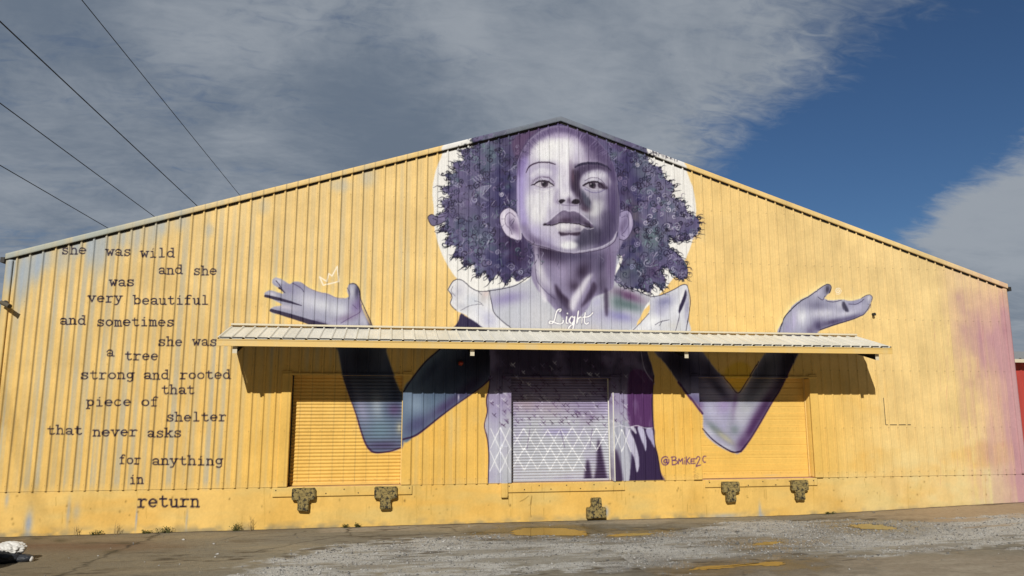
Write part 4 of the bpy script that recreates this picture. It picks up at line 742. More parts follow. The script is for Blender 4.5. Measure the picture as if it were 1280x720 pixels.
class MB:
    def __init__(s): s.v = []; s.f = []
    def add(s, V, F):
        n = len(s.v); s.v += [tuple(map(float, q)) for q in V]; s.f += [tuple(i+n for i in f) for f in F]; return s
    def box(s, x0, x1, y0, y1, z0, z1):
        return s.add([(x0, y0, z0), (x1, y0, z0), (x1, y1, z0), (x0, y1, z0), (x0, y0, z1), (x1, y0, z1), (x1, y1, z1), (x0, y1, z1)], [(0, 3, 2, 1), (4, 5, 6, 7), (0, 1, 5, 4), (1, 2, 6, 5), (2, 3, 7, 6), (3, 0, 4, 7)])
    def cyl(s, a, b, r, n=12, r2=None):
        a = Vector(a); b = Vector(b); d = (b-a).normalized(); u = d.orthogonal().normalized(); w = d.cross(u); r2 = r if r2 is None else r2
        V = [a+(u*math.cos(t)+w*math.sin(t))*r for t in (2*math.pi*i/n for i in range(n))]+[b+(u*math.cos(t)+w*math.sin(t))*r2 for t in (2*math.pi*i/n for i in range(n))]
        return s.add(V, [(i, (i+1) % n, n+(i+1) % n, n+i) for i in range(n)]+[tuple(range(n))[::-1], tuple(range(n, 2*n))])
    def prism(s, prof, y0, y1):
        n = len(prof); return s.add([(x, y0, z) for x, z in prof]+[(x, y1, z) for x, z in prof], [(i, (i+1) % n, n+(i+1) % n, n+i) for i in range(n)]+[tuple(range(n))[::-1], tuple(range(n, 2*n))])
    def build(s, name, mat, parent=None, paint=False, bevel=0, **k):
        c = None
        if paint:
            a = np.array(s.v); c = sample(a[:, 0], a[:, 2])
        o = mesh_obj(name, s.v, s.f, mat, parent, colors=c, **k)
        if bevel:
            m = o.modifiers.new('bevel', 'BEVEL'); m.width = bevel; m.segments = 2; m.limit_method = 'ANGLE'
        return o
def painted_box(name, x0, x1, y0, y1, z0, z1, mat, parent, step=.02, cut=None, dx=0.0):
    # a box whose front is finely divided so that the wall painting carries across it
    nu = max(2, int((x1-x0)/step)+1); nv = max(2, int((z1-z0)/step)+1)
    gx, gz = np.meshgrid(np.linspace(x0, x1, nu), np.linspace(z0, z1, nv), indexing='ij')
    V = np.stack([gx.ravel(), np.full(gx.size, y0), gz.ravel()], 1); F = grid_faces(nu, nv)
    # rim going back
    rim = np.concatenate([np.arange(nu)*nv, (nu-1)*nv+np.arange(1, nv), (np.arange(nu-2, -1, -1))*nv+nv-1, np.arange(nv-2, 0, -1)])
    n0 = len(V); B = V[rim].copy(); B[:, 1] = y1; V = np.vstack([V, B]); k = len(rim)
    idx = np.arange(k); F2 = np.stack([rim, n0+idx, n0+(idx+1) % k, rim[(idx+1) % k]], 1)
    return mesh_obj(name, V, np.vstack([F, F2]), mat, parent, colors=sample(V[:, 0]+dx, V[:, 2]))

# ------------------------------------------------------------------ materials
def painted_mat(name, rough, bump, dirt=.25):
    m = new_mat(name, rough=rough, spec=.16); t = NT(m)
    n = t.noise(2.2, 6, .65, (1, 1, .25)); f = t.noise(38, 3, .6, (1, 1, .5)); g = t.noise(0.5, 3)
    c = t.mix(t.ramp(n, .45, .75, 0, dirt), t.attr('paint'), (.62, .60, .55), 'MULTIPLY')
    c = t.mix(t.ramp(f, .62, .78, 0, .22), c, (.55, .50, .42), 'MULTIPLY')
    t.color(c); t.rough(t.ramp(g, .3, .7, rough-.08, rough+.12)); t.bump(f, bump, .003)
    return m
M_clad = painted_mat('painted_metal_cladding', .50, .15, .22)
M_conc = painted_mat('painted_concrete', .85, .7, .35)
M_door = painted_mat('painted_door_steel', .48, .12, .25)
M_galv = new_mat('galvanised_sheet', (.60, .59, .53), .5, .0, .3); t = NT(M_galv)
t.color(t.mix(t.ramp(t.noise(1.2, 5, .6, (3, .6, .6)), .35, .7, 0, .9), (.72, .70, .62), (.60, .585, .51))); t.rough(t.ramp(t.noise(5, 3), .3, .7, .36, .55))
M_yel = new_mat('yellow_enamel', (.70, .49, .17), .5); t = NT(M_yel)
t.color(t.mix(t.ramp(t.noise(1.6, 6, .65, (1.5, 1, 1)), .45, .75, 0, .6), (.70, .48, .16), (.62, .50, .28)))
M_dark = new_mat('dark_steel', (.035, .033, .03), .55, .3)
M_cream = new_mat('cream_steel', (.60, .54, .40), .55)
M_rub = new_mat('weathered_rubber', (.05, .05, .04), .85); t = NT(M_rub)
_n = t.noise(9, 5, .7); t.color(t.mix(t.ramp(t.noise(13, 5, .75), .46, .60, 0, 1), t.mix(t.ramp(_n, .3, .7), (.20, .155, .06), (.34, .25, .085)), (.022, .019, .014))); t.bump(t.noise(22, 4, .7), .9, .02)
M_red = new_mat('red_sheet', (.33, .035, .03), .5); t = NT(M_red); t.color(t.mix(t.ramp(t.noise(1.5, 5, .6, (3, 3, .4)), .4, .7), (.46, .06, .045), (.37, .05, .04)))
M_blk = new_mat('black_plastic', (.02, .02, .02), .45)
M_lens = new_mat('red_plastic', (.35, .04, .02), .25, 0, .6)
M_wire = new_mat('wire_sheath', (.012, .012, .014), .6)
M_soil = new_mat('wall_interior', (.12, .11, .09), .9)

# ------------------------------------------------------------------ the warehouse
HALF, EAVE, APEX, PLT, DEPTH = 14.95, 7.03, 11.82, 1.085, 34.0
def ztop(x): return EAVE+(APEX-EAVE)*(1-np.abs(x)/HALF)
RIB = .305
def rib_y(x, h=.034):
    p = ((np.asarray(x)+15.0+.02) % RIB)/RIB
    q = np.minimum(p, 1-p)*RIB                            # metres from the rib's middle
    y = np.clip((.036-q)/.020, 0, 1)*h
    for c in (.36, .64): y = np.maximum(y, np.clip((.016-np.abs(p-c)*RIB)/.010, 0, 1)*.0018)
    return -y
wh = empty('warehouse', (0, 17, 0)); tag(wh, 'large yellow metal warehouse with a purple portrait mural, poem lettering and three loading doors', 'warehouse')
wh.location = (0, 0, 0)
DOORS = [(-7.60, -4.57, 4.06), (-1.55, 1.43, 4.02), (4.10, 7.72, 4.06)]
def rib_columns(x0, x1):
    base = [0, .016, .0245, .036, .056, .0785, .0938, .1038, .1158, .1258, .1418, .1525, .1632, .1792, .1892, .2012, .2112, .2265, .249, .269, .2805, .289]
    c = np.concatenate([-15.02+RIB*k+np.array(base) for k in range(-1, 101)]); return np.unique(np.concatenate([[x0, x1], c[(c > x0+.003) & (c < x1-.003)]]))
xc = rib_columns(-HALF, HALF); nc = len(xc)
yb = rib_y(xc)
# gentle oil-canning of the sheets
can = .004*np.sin(xc*2.1)+.003*np.sin(xc*5.7+1)
zl = np.linspace(PLT, 5.30, 206)
tu = np.linspace(0, 1, 300)[1:]
Zlow = np.broadcast_to(zl[None], (nc, len(zl))); Zup = 5.30+tu[None]*(ztop(xc)+.05-5.30)[:, None]
Zg = np.concatenate([Zlow, Zup], 1); Xg = np.broadcast_to(xc[:, None], Zg.shape)
Yg = yb[:, None]+can[:, None]*np.sin(Zg*1.3+xc[:, None]*.7)*.8
V = np.stack([Xg.ravel(), Yg.ravel(), Zg.ravel()], 1)
xm = (xc[:-1]+xc[1:])/2; zm = (Zg[:-1, :-1]+Zg[:-1, 1:])/2
keep = np.ones((nc-1, Zg.shape[1]-1), bool)
for a, b, tp in DOORS: keep &= ~((xm[:, None] > a) & (xm[:, None] < b) & (zm < tp))
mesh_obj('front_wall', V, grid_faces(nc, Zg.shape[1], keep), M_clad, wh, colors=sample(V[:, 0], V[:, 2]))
# plinth: cast concrete, slightly uneven
nu, nv = 1500, 60
gx, gz = np.meshgrid(np.linspace(-HALF, HALF, nu), np.linspace(-.4, PLT-.006, nv), indexing='ij')
pn = vnoise(nv, nu, 60, 20, 77, 4).T
V = np.stack([gx.ravel(), (.012+(pn-.5)*.012).ravel(), gz.ravel()], 1); F = grid_faces(nu, nv)
V2 = np.array([(-HALF, .012, PLT-.006), (HALF, .012, PLT-.006), (HALF, .5, PLT-.006), (-HALF, .5, PLT-.006)])
F = np.vstack([F, np.array([[len(V), len(V)+1, len(V)+2, len(V)+3]])]); V = np.vstack([V, V2])
mesh_obj('plinth', V, F, M_conc, wh, colors=sample(V[:, 0], V[:, 2]), smooth=True)
# side walls, rear wall, roof
for s in (-1, 1):
    ys = np.arange(0.02, DEPTH, RIB/4); off = np.where((np.arange(len(ys)) % 4) == 0, .03, 0)
    V = np.concatenate([np.stack([s*(HALF-.035+off), ys, 0*ys-.3], 1), np.stack([s*(HALF-.035+off), ys, 0*ys+EAVE], 1)]); n = len(ys); i = np.arange(n-1)
    c = np.tile(lin(C3((196, 150, 168)) if s > 0 else C3((226, 190, 112)))*ALB, (len(V), 1))
    mesh_obj('side_wall', V, np.stack([i, i+1, n+i+1, n+i], 1), M_clad, wh, colors=c)
    ys = np.arange(-.02, DEPTH, RIB/4); h = np.where((np.arange(len(ys)) % 4) == 0, .03, 0); n = len(ys); i = np.arange(n-1)
    V = np.concatenate([np.stack([0*ys+s*(HALF+.06), ys, EAVE+.03+h], 1), np.stack([0*ys, ys, APEX+.075+h], 1)])
    mesh_obj('roof', V, np.stack([i, i+1, n+i+1, n+i], 1), M_galv, wh)
MB().add([(-HALF, DEPTH, -.3), (HALF, DEPTH, -.3), (HALF, DEPTH, EAVE), (0, DEPTH, APEX), (-HALF, DEPTH, EAVE)], [(0, 1, 2, 3, 4)]).build('rear_wall', M_yel, wh)
MB().box(-HALF+.1, HALF-.1, .42, .46, .0, 5.4).build('inner_wall', M_soil, wh)
# gable trims: a folded flashing standing off the ribs
for s in (-1, 1):
    n = 760; xx = np.linspace(0, HALF+.02, n)*s; zt = EAVE+(APEX-EAVE)*(1-np.abs(xx)/HALF)
    prof = [(-.036, -.005), (-.085, -.012), (-.092, .0), (-.092, .045), (-.092, .09), (-.092, .132), (-.082, .142), (.22, .152)]
    V = np.stack([np.stack([xx, 0*xx+py, zt+pz], 1) for py, pz in prof], 1).reshape(-1, 3)
    col = sample(V[:, 0], V[:, 2]-.02)
    X = V[:, 0]
    old = np.clip((-8.2-X)/4.5, 0, 1)*np.clip(.35+vnoise(1, n, 20, 1, 51, 3)[0], 0, 1).repeat(len(prof))
    col = col+(lin(C3((176, 182, 172)))*ALB-col)*(old*.9)[:, None]
    ap = np.exp(-(X/2.0)**4); col = col+(lin(C3((128, 138, 146)))*ALB-col)*(ap*(.45+.5*vnoise(1, n, 16, 1, 52, 3)[0].repeat(len(prof))))[:, None]
    F = grid_faces(n, len(prof))
    mesh_obj('roof_trim', V, F if s > 0 else F[:, ::-1], M_clad, wh, colors=col)
for s in (-1, 1):
    V = []; xe = np.array([0, HALF])*s
    for x in xe:
        zt = float(EAVE+(APEX-EAVE)*(1-abs(x)/HALF)); V += [(x, -.020, zt-.060), (x, -.020, zt+.03), (x, .01, zt+.03), (x, .01, zt-.060)]
    MB().add(V, [(0, 4, 5, 1), (1, 5, 6, 2), (3, 2, 6, 7), (0, 3, 7, 4), (0, 1, 2, 3), (4, 7, 6, 5)]).build('shade_strip', M_dark, wh)  # black strip standing in for the shaded gap under the trim
for s in (-1, 1):
    painted_box('corner_trim', min(s*HALF, s*(HALF-.16)) + (.012 if s > 0 else -.012), max(s*HALF, s*(HALF-.16)) + (.012 if s > 0 else -.012), -.046, .05, PLT+.01, EAVE-.02, M_clad, wh, .04)
    MB().box(min(s*(HALF+.03), s*(HALF+.13)), max(s*(HALF+.03), s*(HALF+.13)), -.10, DEPTH, EAVE-.10, EAVE+.035).build('gutter', M_dark, wh)
# loading doors
def curtain(x0, x1, z0, z1, kind, y0):
    if kind == 'sectional':
        zs_ = []; ys_ = []; z = z0; k = 0; g = np.random.default_rng(4)
        while z < z1-.02:
            h = .19; pts = [(0, .0), (.006, -.012), (.02, -.016), (h*.48, -.014), (h*.5, -.006), (h*.52, -.014), (h-.012, -.016), (h-.004, -.012)]
            if k % 3: pts = [(0, .0), (.006, -.012), (.02, -.016), (h-.012, -.016), (h-.004, -.012)]
            zs_ += [z+a for a, b in pts]; ys_ += [b for a, b in pts]; z += h; k += 1
        zs_ = np.array(zs_); ys_ = np.array(ys_)
        zf = np.unique(np.concatenate([zs_, np.arange(z0, z1, .02)])); ys_ = np.interp(zf, zs_, ys_); zs_ = zf
    else:
        pitch = .094 if kind == 'wide' else .078
        n = int((z1-z0)/pitch*9); zs_ = np.linspace(z0, z1, n); q = ((zs_-z0)/pitch) % 1
        ys_ = -.022*np.sin(np.clip(q/.82, 0, 1)*math.pi)**.7
    nx_ = int((x1-x0)/.02)+1; xs_ = np.linspace(x0, x1, nx_)
    gx, gz = np.meshgrid(xs_, zs_, indexing='ij'); gy = y0+np.broadcast_to(ys_[None], gx.shape)+.004*np.sin(gx*3+gz*2)
    return np.stack([gx.ravel(), gy.ravel(), gz.ravel()], 1), grid_faces(nx_, len(zs_))
kinds = ['wide', 'fine', 'sectional']
labs = ['yellow slatted roller door with a painted elbow in its upper right', 'pale slatted roller door painted with lilac stitches and white diamonds', 'yellow panelled door with a painted elbow on its left half']
for (a, b, tp), kd, lb, dx in zip(DOORS, kinds, labs, (.016, -.075, -.165)):
    rec = .33
    V, F = curtain(a-.01, b+.01, PLT+.004, tp+.02, kd, rec)
    d = mesh_obj('loading_door', V, F, M_door, wh, colors=sample(V[:, 0]+dx, V[:, 2]), smooth=(kd != 'sectional')); tag(d, lb)
    w = .235
    for (p, q) in ((a-w, a+.015), (b-.015, b+w)): painted_box('door_frame', p, q, -.046, .0, PLT+.006, tp+.10, M_clad, d, .02)
    painted_box('door_frame', a-w, b+w, -.052, .0, tp-.012, tp+.05, M_clad, d, .02)
    painted_box('jamb', a-.012, a+.0, .0, rec+.08, PLT+.006, tp-.02, M_door, d, .05); painted_box('jamb', b, b+.012, .0, rec+.08, PLT+.006, tp-.02, M_door, d, .05)
    MB().box(a, b, .0, rec+.08, tp-.004, tp+.03).build('lintel', M_yel, d)
    MB().box(a+.0, a+.035, rec-.06, rec-.02, PLT+.006, tp-.01).build('guide_rail', M_dark, d); MB().box(b-.03, b, rec-.06, rec-.02, PLT+.006, tp-.01).build('guide_rail', M_galv if kd == 'fine' else M_yel, d)
    MB().box(a+.05, b-.05, rec-.05, rec-.022, PLT+.008, PLT+.06).build('bottom_bar', M_door, d, paint=True)
for (a, b, z0, z1) in ((-7.95, -4.28, .835, 1.075), (-1.72, 1.76, .83, 1.075), (4.20, 7.76, .865, 1.075)):
    p = painted_box('door_sill', a, b, -.022, .35, z0, z1, M_conc, wh, .02)
    r = random.Random(int(a*10))
    for i in range(9):
        x = a+.12+(b-a-.24)*i/8+r.uniform(-.05, .05); z = z1-.07-(i % 2)*.10; MB().cyl((x, -.032, z), (x, -.02, z), .016, 8).build('bolt', M_dark, p)
# steel guard post left of the middle door
painted_box('door_guard', -1.82, -1.64, -.075, -.0, .70, 2.1, M_door, wh, .02)
MB().box(1.445, 1.47, -.07, .0, 1.09, 3.6).build('door_guard', M_galv, wh)
# dock bumpers
def bumper(x, z0, z1, flip, seed, dx=.30, s=.145):
    H = z1-z0; hb = H*.52
    prof = [(-dx, z1), (-dx, z1-hb), (-s, z1-hb-.01), (-s, z0), (s, z0), (s, z1-hb-.01), (dx, z1-hb), (dx, z1)]
    if flip: prof = [(p, z0+z1-q) for p, q in prof][::-1]
    bm = bmesh.new(); vs = [bm.verts.new((p, -.14, q)) for p, q in prof]; f = bm.faces.new(vs[::-1])
    r = bmesh.ops.extrude_face_region(bm, geom=[f]); bmesh.ops.translate(bm, vec=(0, .16, 0), verts=[q for q in r['geom'] if isinstance(q, bmesh.types.BMVert)])
    bmesh.ops.recalc_face_normals(bm, faces=bm.faces)
    bmesh.ops.bevel(bm, geom=list(bm.edges), offset=.022, segments=2, affect='EDGES')
    bmesh.ops.triangulate(bm, faces=bm.faces); bmesh.ops.subdivide_edges(bm, edges=bm.edges, cuts=2, use_grid_fill=False)
    rn = random.Random(seed)
    for q in bm.verts:
        if q.co.y < 0: q.co += Vector((rn.uniform(-1, 1), rn.uniform(-1, 1), rn.uniform(-1, 1)))*.007
    me = bpy.data.meshes.new('dock_bumper'); bm.to_mesh(me); bm.free(); me.materials.append(M_rub)
    o = bpy.data.objects.new('dock_bumper', me); COL.objects.link(o); o.parent = wh; o.location = (x, 0, 0)
    zz = (z0+.07) if not flip else (z1-.07)
    for e in (-.05, .05): MB().cyl((e, -.158, zz), (e, -.13, zz), .018, 8).build('bolt', M_dark, o)
    return o
bumper(-7.14, .47, 1.06, False, 1); bumper(-4.99, .47, 1.06, False, 2); bumper(.885, .09, .65, True, 3, .28); bumper(4.95, .45, 1.02, False, 4, .27); bumper(7.14, .46, 1.03, False, 5, .27)
# small things fixed to the front
pan = MB().box(10.178, 10.196, -.0085, -.001, 2.64, 3.46).box(10.19, 11.05, -.0085, -.001, 2.625, 2.645)
pan.build('access_panel', M_dark, wh)
MB().cyl((10.04, -.12, 6.06), (10.04, .0, 6.06), .05, 10).build('pipe_stub', M_dark, wh)

# canopy over the doors
CX0, CX1, CY, CZW, CZO = -9.24, 9.41, -1.63, 5.335, 4.872
n = 0; xs_ = rib_columns(CX0, CX1); h = -rib_y(xs_, .036)
ts = np.linspace(0, 1, 5); V = []
for t_ in ts: V.append(np.stack([xs_, np.full(len(xs_), -.035+(CY+.035)*t_), CZW+(CZO-CZW)*t_+h], 1))
top = np.stack(V, 1).reshape(-1, 3); bot = top-np.array([0, 0, .004]); k = len(top); F = grid_faces(len(xs_), 5)
cano = mesh_obj('canopy', top, F[:, ::-1], M_galv, wh)
mesh_obj('soffit', bot, F, new_mat('darkened_underside', (.07, .06, .045), .8), cano)  # underside coloured dark to deepen the shade below the canopy
fa = MB().box(CX0, CX1, CY-.012, CY+.004, 4.690, 4.862); fa.box(CX0, CX1, CY+.004, CY+.06, 4.690, 4.700); fa.box(CX0, CX1, CY-.024, CY-.012, 4.835, 4.862); fa.box(CX0, CX1, CY-.020, CY-.012, 4.690, 4.708)
fa.build('fascia', M_yel, cano)
for x in (CX0, CX1):
    MB().add([(x-.006, CY, 4.69), (x+.006, CY, 4.69), (x+.006, CY, 4.87), (x-.006, CY, 4.87), (x-.006, -.05, 5.20), (x+.006, -.05, 5.20), (x+.006, -.05, 5.375), (x-.006, -.05, 5.375)], [(0, 1, 2, 3), (5, 4, 7, 6), (1, 5, 6, 2), (4, 0, 3, 7), (3, 2, 6, 7), (0, 4, 5, 1)]).build('end_trim', M_yel, cano)
MB().box(CX0+.02, CX1-.02, -1.56, -1.50, 4.80, 4.925).build('shade_strip', M_dark, cano)  # added to stop sun leaking through the hollow rib ends
MB().box(CX0, CX1, -.075, -.046, 5.385, 5.435).build('flashing', M_cream, cano)
for x in (-8.82, -2.83, 3.14, 8.98):
    zo, zi = 4.52, 4.86
    bmb = MB()
    for (dx_, z0, z1) in ((.045, 0, .012), (.006, .012, .27), (.045, .27, .282)):
        bmb.add([(x-dx_, -1.53, zo+z0), (x+dx_, -1.53, zo+z0), (x+dx_, -1.53, zo+z1), (x-dx_, -1.53, zo+z1), (x-dx_, -.036, zi+z0+.06), (x+dx_, -.036, zi+z0+.06), (x+dx_, -.036, zi+z1+.06), (x-dx_, -.036, zi+z1+.06)], [(0, 1, 2, 3), (5, 4, 7, 6), (1, 5, 6, 2), (4, 0, 3, 7), (3, 2, 6, 7), (0, 4, 5, 1)])
    be = bmb.build('beam', M_dark, cano)
    MB().box(x-.055, x+.055, -1.545, -1.531, zo-.005, zo+.17).build('end_plate', M_cream, be)
for yy, zz in ((-.5, 5.10), (-1.05, 4.945)):
    MB().box(CX0+.05, CX1-.05, yy-.03, yy+.03, zz+.0, zz+.07).build('purlin', M_dark, cano)

# alarm beacon and security camera hang on the wall: things of their own
al = empty('alarm_beacon', (-2.99, -.034, 4.41)); tag(al, 'small red alarm light on the wall under the canopy', 'alarm light')
MB().cyl((0, -.04, 0), (0, .0, 0), .085, 16).build('base', M_blk, al)
mb = MB(); prev = .075
for i, (y, r) in enumerate(((-.04, .075), (-.075, .07), (-.105, .05), (-.12, .02))):
    if i: mb.cyl((0, py_, 0), (0, y, 0), pr_, 14, r)
    py_, pr_ = y, r
mb.build('lens', M_lens, al, smooth=True)
sc_ = empty('security_camera', (-14.86, -.04, 5.86)); tag(sc_, 'dark bullet security camera on a bracket at the left corner of the yellow wall', 'security camera')
MB().cyl((0, -.03, 0), (0, .0, 0), .07, 14).build('base', M_blk, sc_)
MB().cyl((0, -.03, 0), (.02, -.16, -.02), .022, 10).build('bracket', M_blk, sc_)
b_ = MB().cyl((-.05, -.12, .0), (.21, -.27, -.11), .055, 16); b_.cyl((.21, -.27, -.11), (.235, -.285, -.12), .062, 16)
hb_ = b_.build('housing', new_mat('camera_housing', (.10, .085, .06), .5), sc_)
MB().cyl((.236, -.286, -.121), (.238, -.287, -.1215), .04, 14).build('lens', M_blk, hb_)

# ------------------------------------------------------------------ neighbour building on the right
rbld = empty('red_building', (23, 6, 0)); tag(rbld, 'low red metal building with a grey corrugated roof beside the right wall', 'building')
def loc(o, x, y, z):
    pass
RX0, RX1, RY, RZ = 15.12, 44.0, 1.2, 4.72
ys = np.arange(RX0, RX1, RIB/4); off = np.where((np.arange(len(ys)) % 4) == 0, -.03, 0); n = len(ys); i = np.arange(n-1)
V = np.concatenate([np.stack([ys, RY+off, 0*ys-.2], 1), np.stack([ys, RY+off, 0*ys+RZ], 1)])-np.array([23, 6, 0])
mesh_obj('wall', V, np.stack([i, i+1, n+i+1, n+i], 1), M_red, rbld)
MB().box(RX1-23-.05, RX1-23, -3, 14, -.2, RZ).box(RX0-23, RX0-22.95, -3, 14, -.2, RZ).box(RX0-23, RX1-23, 14, 14.05, -.2, RZ).build('wall', M_red, rbld)
h = np.where((np.arange(n) % 4) == 0, .035, 0)
V = np.concatenate([np.stack([ys, 0*ys+RY-.35, RZ+.06+h], 1), np.stack([ys-1.5, 0*ys+13.0, RZ+1.35+h], 1)])-np.array([23, 6, 0])
mesh_obj('roof', V, np.stack([i, i+1, n+i+1, n+i], 1), new_mat('weathered_grey_roof', (.30, .31, .31), .55), rbld)
MB().box(RX0-23, RX1-23, RY-.37-6, RY-.30-6, RZ-.06, RZ+.055).build('eave_trim', M_cream, rbld)

# ------------------------------------------------------------------ the ground
def gz(x, y):
    s = np.clip((x-5.5)/10.5, 0, 1); s = s*s*(3-2*s)
    return .235*s*np.exp(-np.abs(y)/14)+.03*np.exp(-((x+1)/8)**2)*np.exp(-np.abs(y)/3)
def dense(a, b, st, far, f=1.25):
    c = list(np.arange(a, b+st/2, st)); d = st; q = c[-1]
    while q < far: d *= f; q += d; c.append(q)
    d = st; q = c[0]; L = []
    while q > -far: d *= f; q -= d; L.append(q)
    return np.array(L[::-1]+c)
gxs = dense(-15.5, 17.5, .036, 900); gys = dense(-8.8, .12, .03, 900)
GX, GY = np.meshgrid(gxs, gys, indexing='ij'); shp = GX.shape
def project(x, y, z):
    p = np.stack([x, y, z], -1)-CAMP; w = p@CF; w = np.where(w < .5, .5, w)
    return 640+FPX*(p@CR)/w, 360-FPX*(p@CU)/w
SU, SV = project(GX, GY, 0*GX)
def gn(cx_, cy_, seed, oc=4):
    # value noise in ground metres
    r = np.random.default_rng(seed); out = np.zeros(shp, np.float32); amp, tot = 1., 0
    for o in range(oc):
        g = r.random((256, 256)).astype(np.float32); a = (GX/cx_) % 255; b = (GY/cy_) % 255
        i = np.floor(a).astype(int) % 255; j = np.floor(b).astype(int) % 255; fa_ = a-np.floor(a); fb_ = b-np.floor(b)
        fa_ = fa_*fa_*(3-2*fa_); fb_ = fb_*fb_*(3-2*fb_)
        out += amp*(g[i, j]*(1-fa_)*(1-fb_)+g[i+1, j]*fa_*(1-fb_)+g[i, j+1]*(1-fa_)*fb_+g[i+1, j+1]*fa_*fb_); tot += amp; amp *= .55; cx_ /= 2.03; cy_ /= 2.03
    return out/tot
n1 = gn(2.4, .9, 1); n2 = gn(.9, .35, 2); n3 = gn(.28, .2, 3, 3); n4 = gn(6, 3, 4)
def L3(c, k=1.6): return (lin(C3(c))*ALB*k).astype(np.float32)
def lerp(a, b, m): return a+(b-a)*m[..., None]
gc = np.broadcast_to(L3((114, 109, 96)), shp+(3,)).copy()
gc = lerp(gc, L3((136, 126, 104)), np.clip((n1-.45)*4, 0, 1)*.7)
gc = lerp(gc, L3((88, 78, 62)), np.clip((n2-.56)*5, 0, 1)*.55)
lf = np.clip((330-SU)/260, 0, 1)
gc = lerp(gc, L3((108, 95, 72)), lf*.7)
gc = lerp(gc, L3((96, 72, 54)), np.exp(-((SV-683+(SU-100)*.01)/6.5)**2)*np.clip((260-SU)/120, 0, 1)*(.45+.7*n2)*.9)
rt = np.clip((SU-1010)/160, 0, 1)*np.clip((672-SV)/14, 0, 1)
gc = lerp(gc, L3((152, 132, 106)), rt*.8)
gc = lerp(gc, L3((126, 116, 100)), np.clip((SU-800)/120, 0, 1)*np.clip((SV-690)/10, 0, 1)*.9)
gc = lerp(gc, L3((146, 138, 122)), np.clip((SU-850)/120, 0, 1)*np.clip((SV-694)/8, 0, 1)*np.clip((n2-.4)*3, 0, 1)*.6)
# gravel spread over the lot
vu = np.interp(SU, [200, 300, 370, 440, 520, 640, 800, 880, 960, 1060, 1160, 1280, 1500], [735, 714, 694, 677, 671, 670, 668, 657, 650, 648, 654, 650, 647])
vl = np.interp(SU, [250, 640, 760, 860, 960, 1100, 1280, 1500], [735, 716, 716, 709, 699, 694, 684, 676])
sc1 = np.maximum(2.5, (SV-640)*.10)
grav = np.clip((SV-vu)/sc1*.7+.2+(n1-.5)*3.4+(n3-.5)*2.2, 0, 1)*np.clip((vl-SV)/sc1*.7+.2+(n2-.5)*3.2+(n3-.5)*2.2, 0, 1)*(GY < -.25)
dirtp = np.clip((gn(1.8, .30, 8)-.52)*7, 0, 1)
grav = grav*(1-.75*dirtp)
gc = lerp(gc, L3((168, 167, 162)), np.clip(grav*(.55+.9*n3), 0, 1))
# concrete strip along the plinth
ap = np.clip((SU-396)/8, 0, 1)*np.clip((850-SU)/20, 0, 1)*(GY > -.85-.0*GX)*(GY < .2)
gc = lerp(gc, L3((136, 128, 114)), ap*np.clip(1.1-dirtp, 0, 1)*.85)
# dirt line at the foot of the wall
gc = lerp(gc, L3((58, 50, 38)), np.exp(-((GY+.03)/(.05+.10*n2))**2)*np.clip(.4+n3, 0, 1)*.95)
# cracks and joints
def seg_dist(pts):
    d = np.full(shp, 9., np.float32)
    q = np.array([survey(u, v, z=.0)[:2] for u, v in pts])
    m = (GX > q[:, 0].min()-.4) & (GX < q[:, 0].max()+.4) & (GY > q[:, 1].min()-.4) & (GY < q[:, 1].max()+.4)
    X, Y = GX[m]+(n3[m]-.5)*.26+(n2[m]-.5)*.3, GY[m]+(n2[m]-.5)*.34+(n3[m]-.5)*.12; b = np.full(X.shape, 9.)
    for a, c in zip(q[:-1], q[1:]):
        e = c-a; L = e@e+1e-9; t_ = np.clip(((X-a[0])*e[0]+(Y-a[1])*e[1])/L, 0, 1); b = np.minimum(b, np.hypot(X-a[0]-t_*e[0], Y-a[1]-t_*e[1]))
    d[m] = b; return d
for pts, w, a in (([(74, 720), (100, 708), (128, 696), (155, 686), (182, 676), (204, 666)], .06, .85), ([(320, 672), (362, 671), (376, 666), (384, 664)], .035, .8), ([(320, 690), (345, 685), (380, 678), (420, 672)], .04, .7), ([(392, 672), (436, 671), (438, 663), (440, 659)], .04, .9), ([(436, 672), (500, 670), (560, 668), (640, 666)], .05, .85), ([(562, 661), (570, 666)], .05, .85), ([(640, 664), (652, 660), (700, 660), (735, 661), (760, 668)], .05, .9), ([(720, 654), (735, 661)], .05, .8), ([(735, 661), (790, 660), (840, 658)], .04, .6),
                  ([(280, 675), (300, 670), (320, 668)], .04, .6), ([(110, 679), (135, 679), (180, 680)], .05, .6), ([(150, 692), (190, 690), (215, 692)], .05, .5), ([(880, 708), (925, 712), (930, 719)], .03, .6), ([(1220, 640), (1255, 638), (1280, 640)], .05, .8), ([(1175, 690), (1230, 688), (1280, 686)], .06, .45), ([(20, 712), (60, 709)], .05, .5), ([(640, 718), (690, 716), (760, 717)], .05, .6), ([(680, 712), (650, 719)], .03, .6), ([(960, 640), (1010, 638), (1060, 640)], .03, .3), ([(1000, 700), (1040, 704), (1090, 707)], .03, .35), ([(1190, 714), (1235, 717)], .03, .35)):
    d = seg_dist(pts); gc = lerp(gc, L3((40, 34, 26)), np.exp(-(d/(w*(.45+.7*n2)))**2)*a*np.clip(.1+1.5*n3, 0, 1))
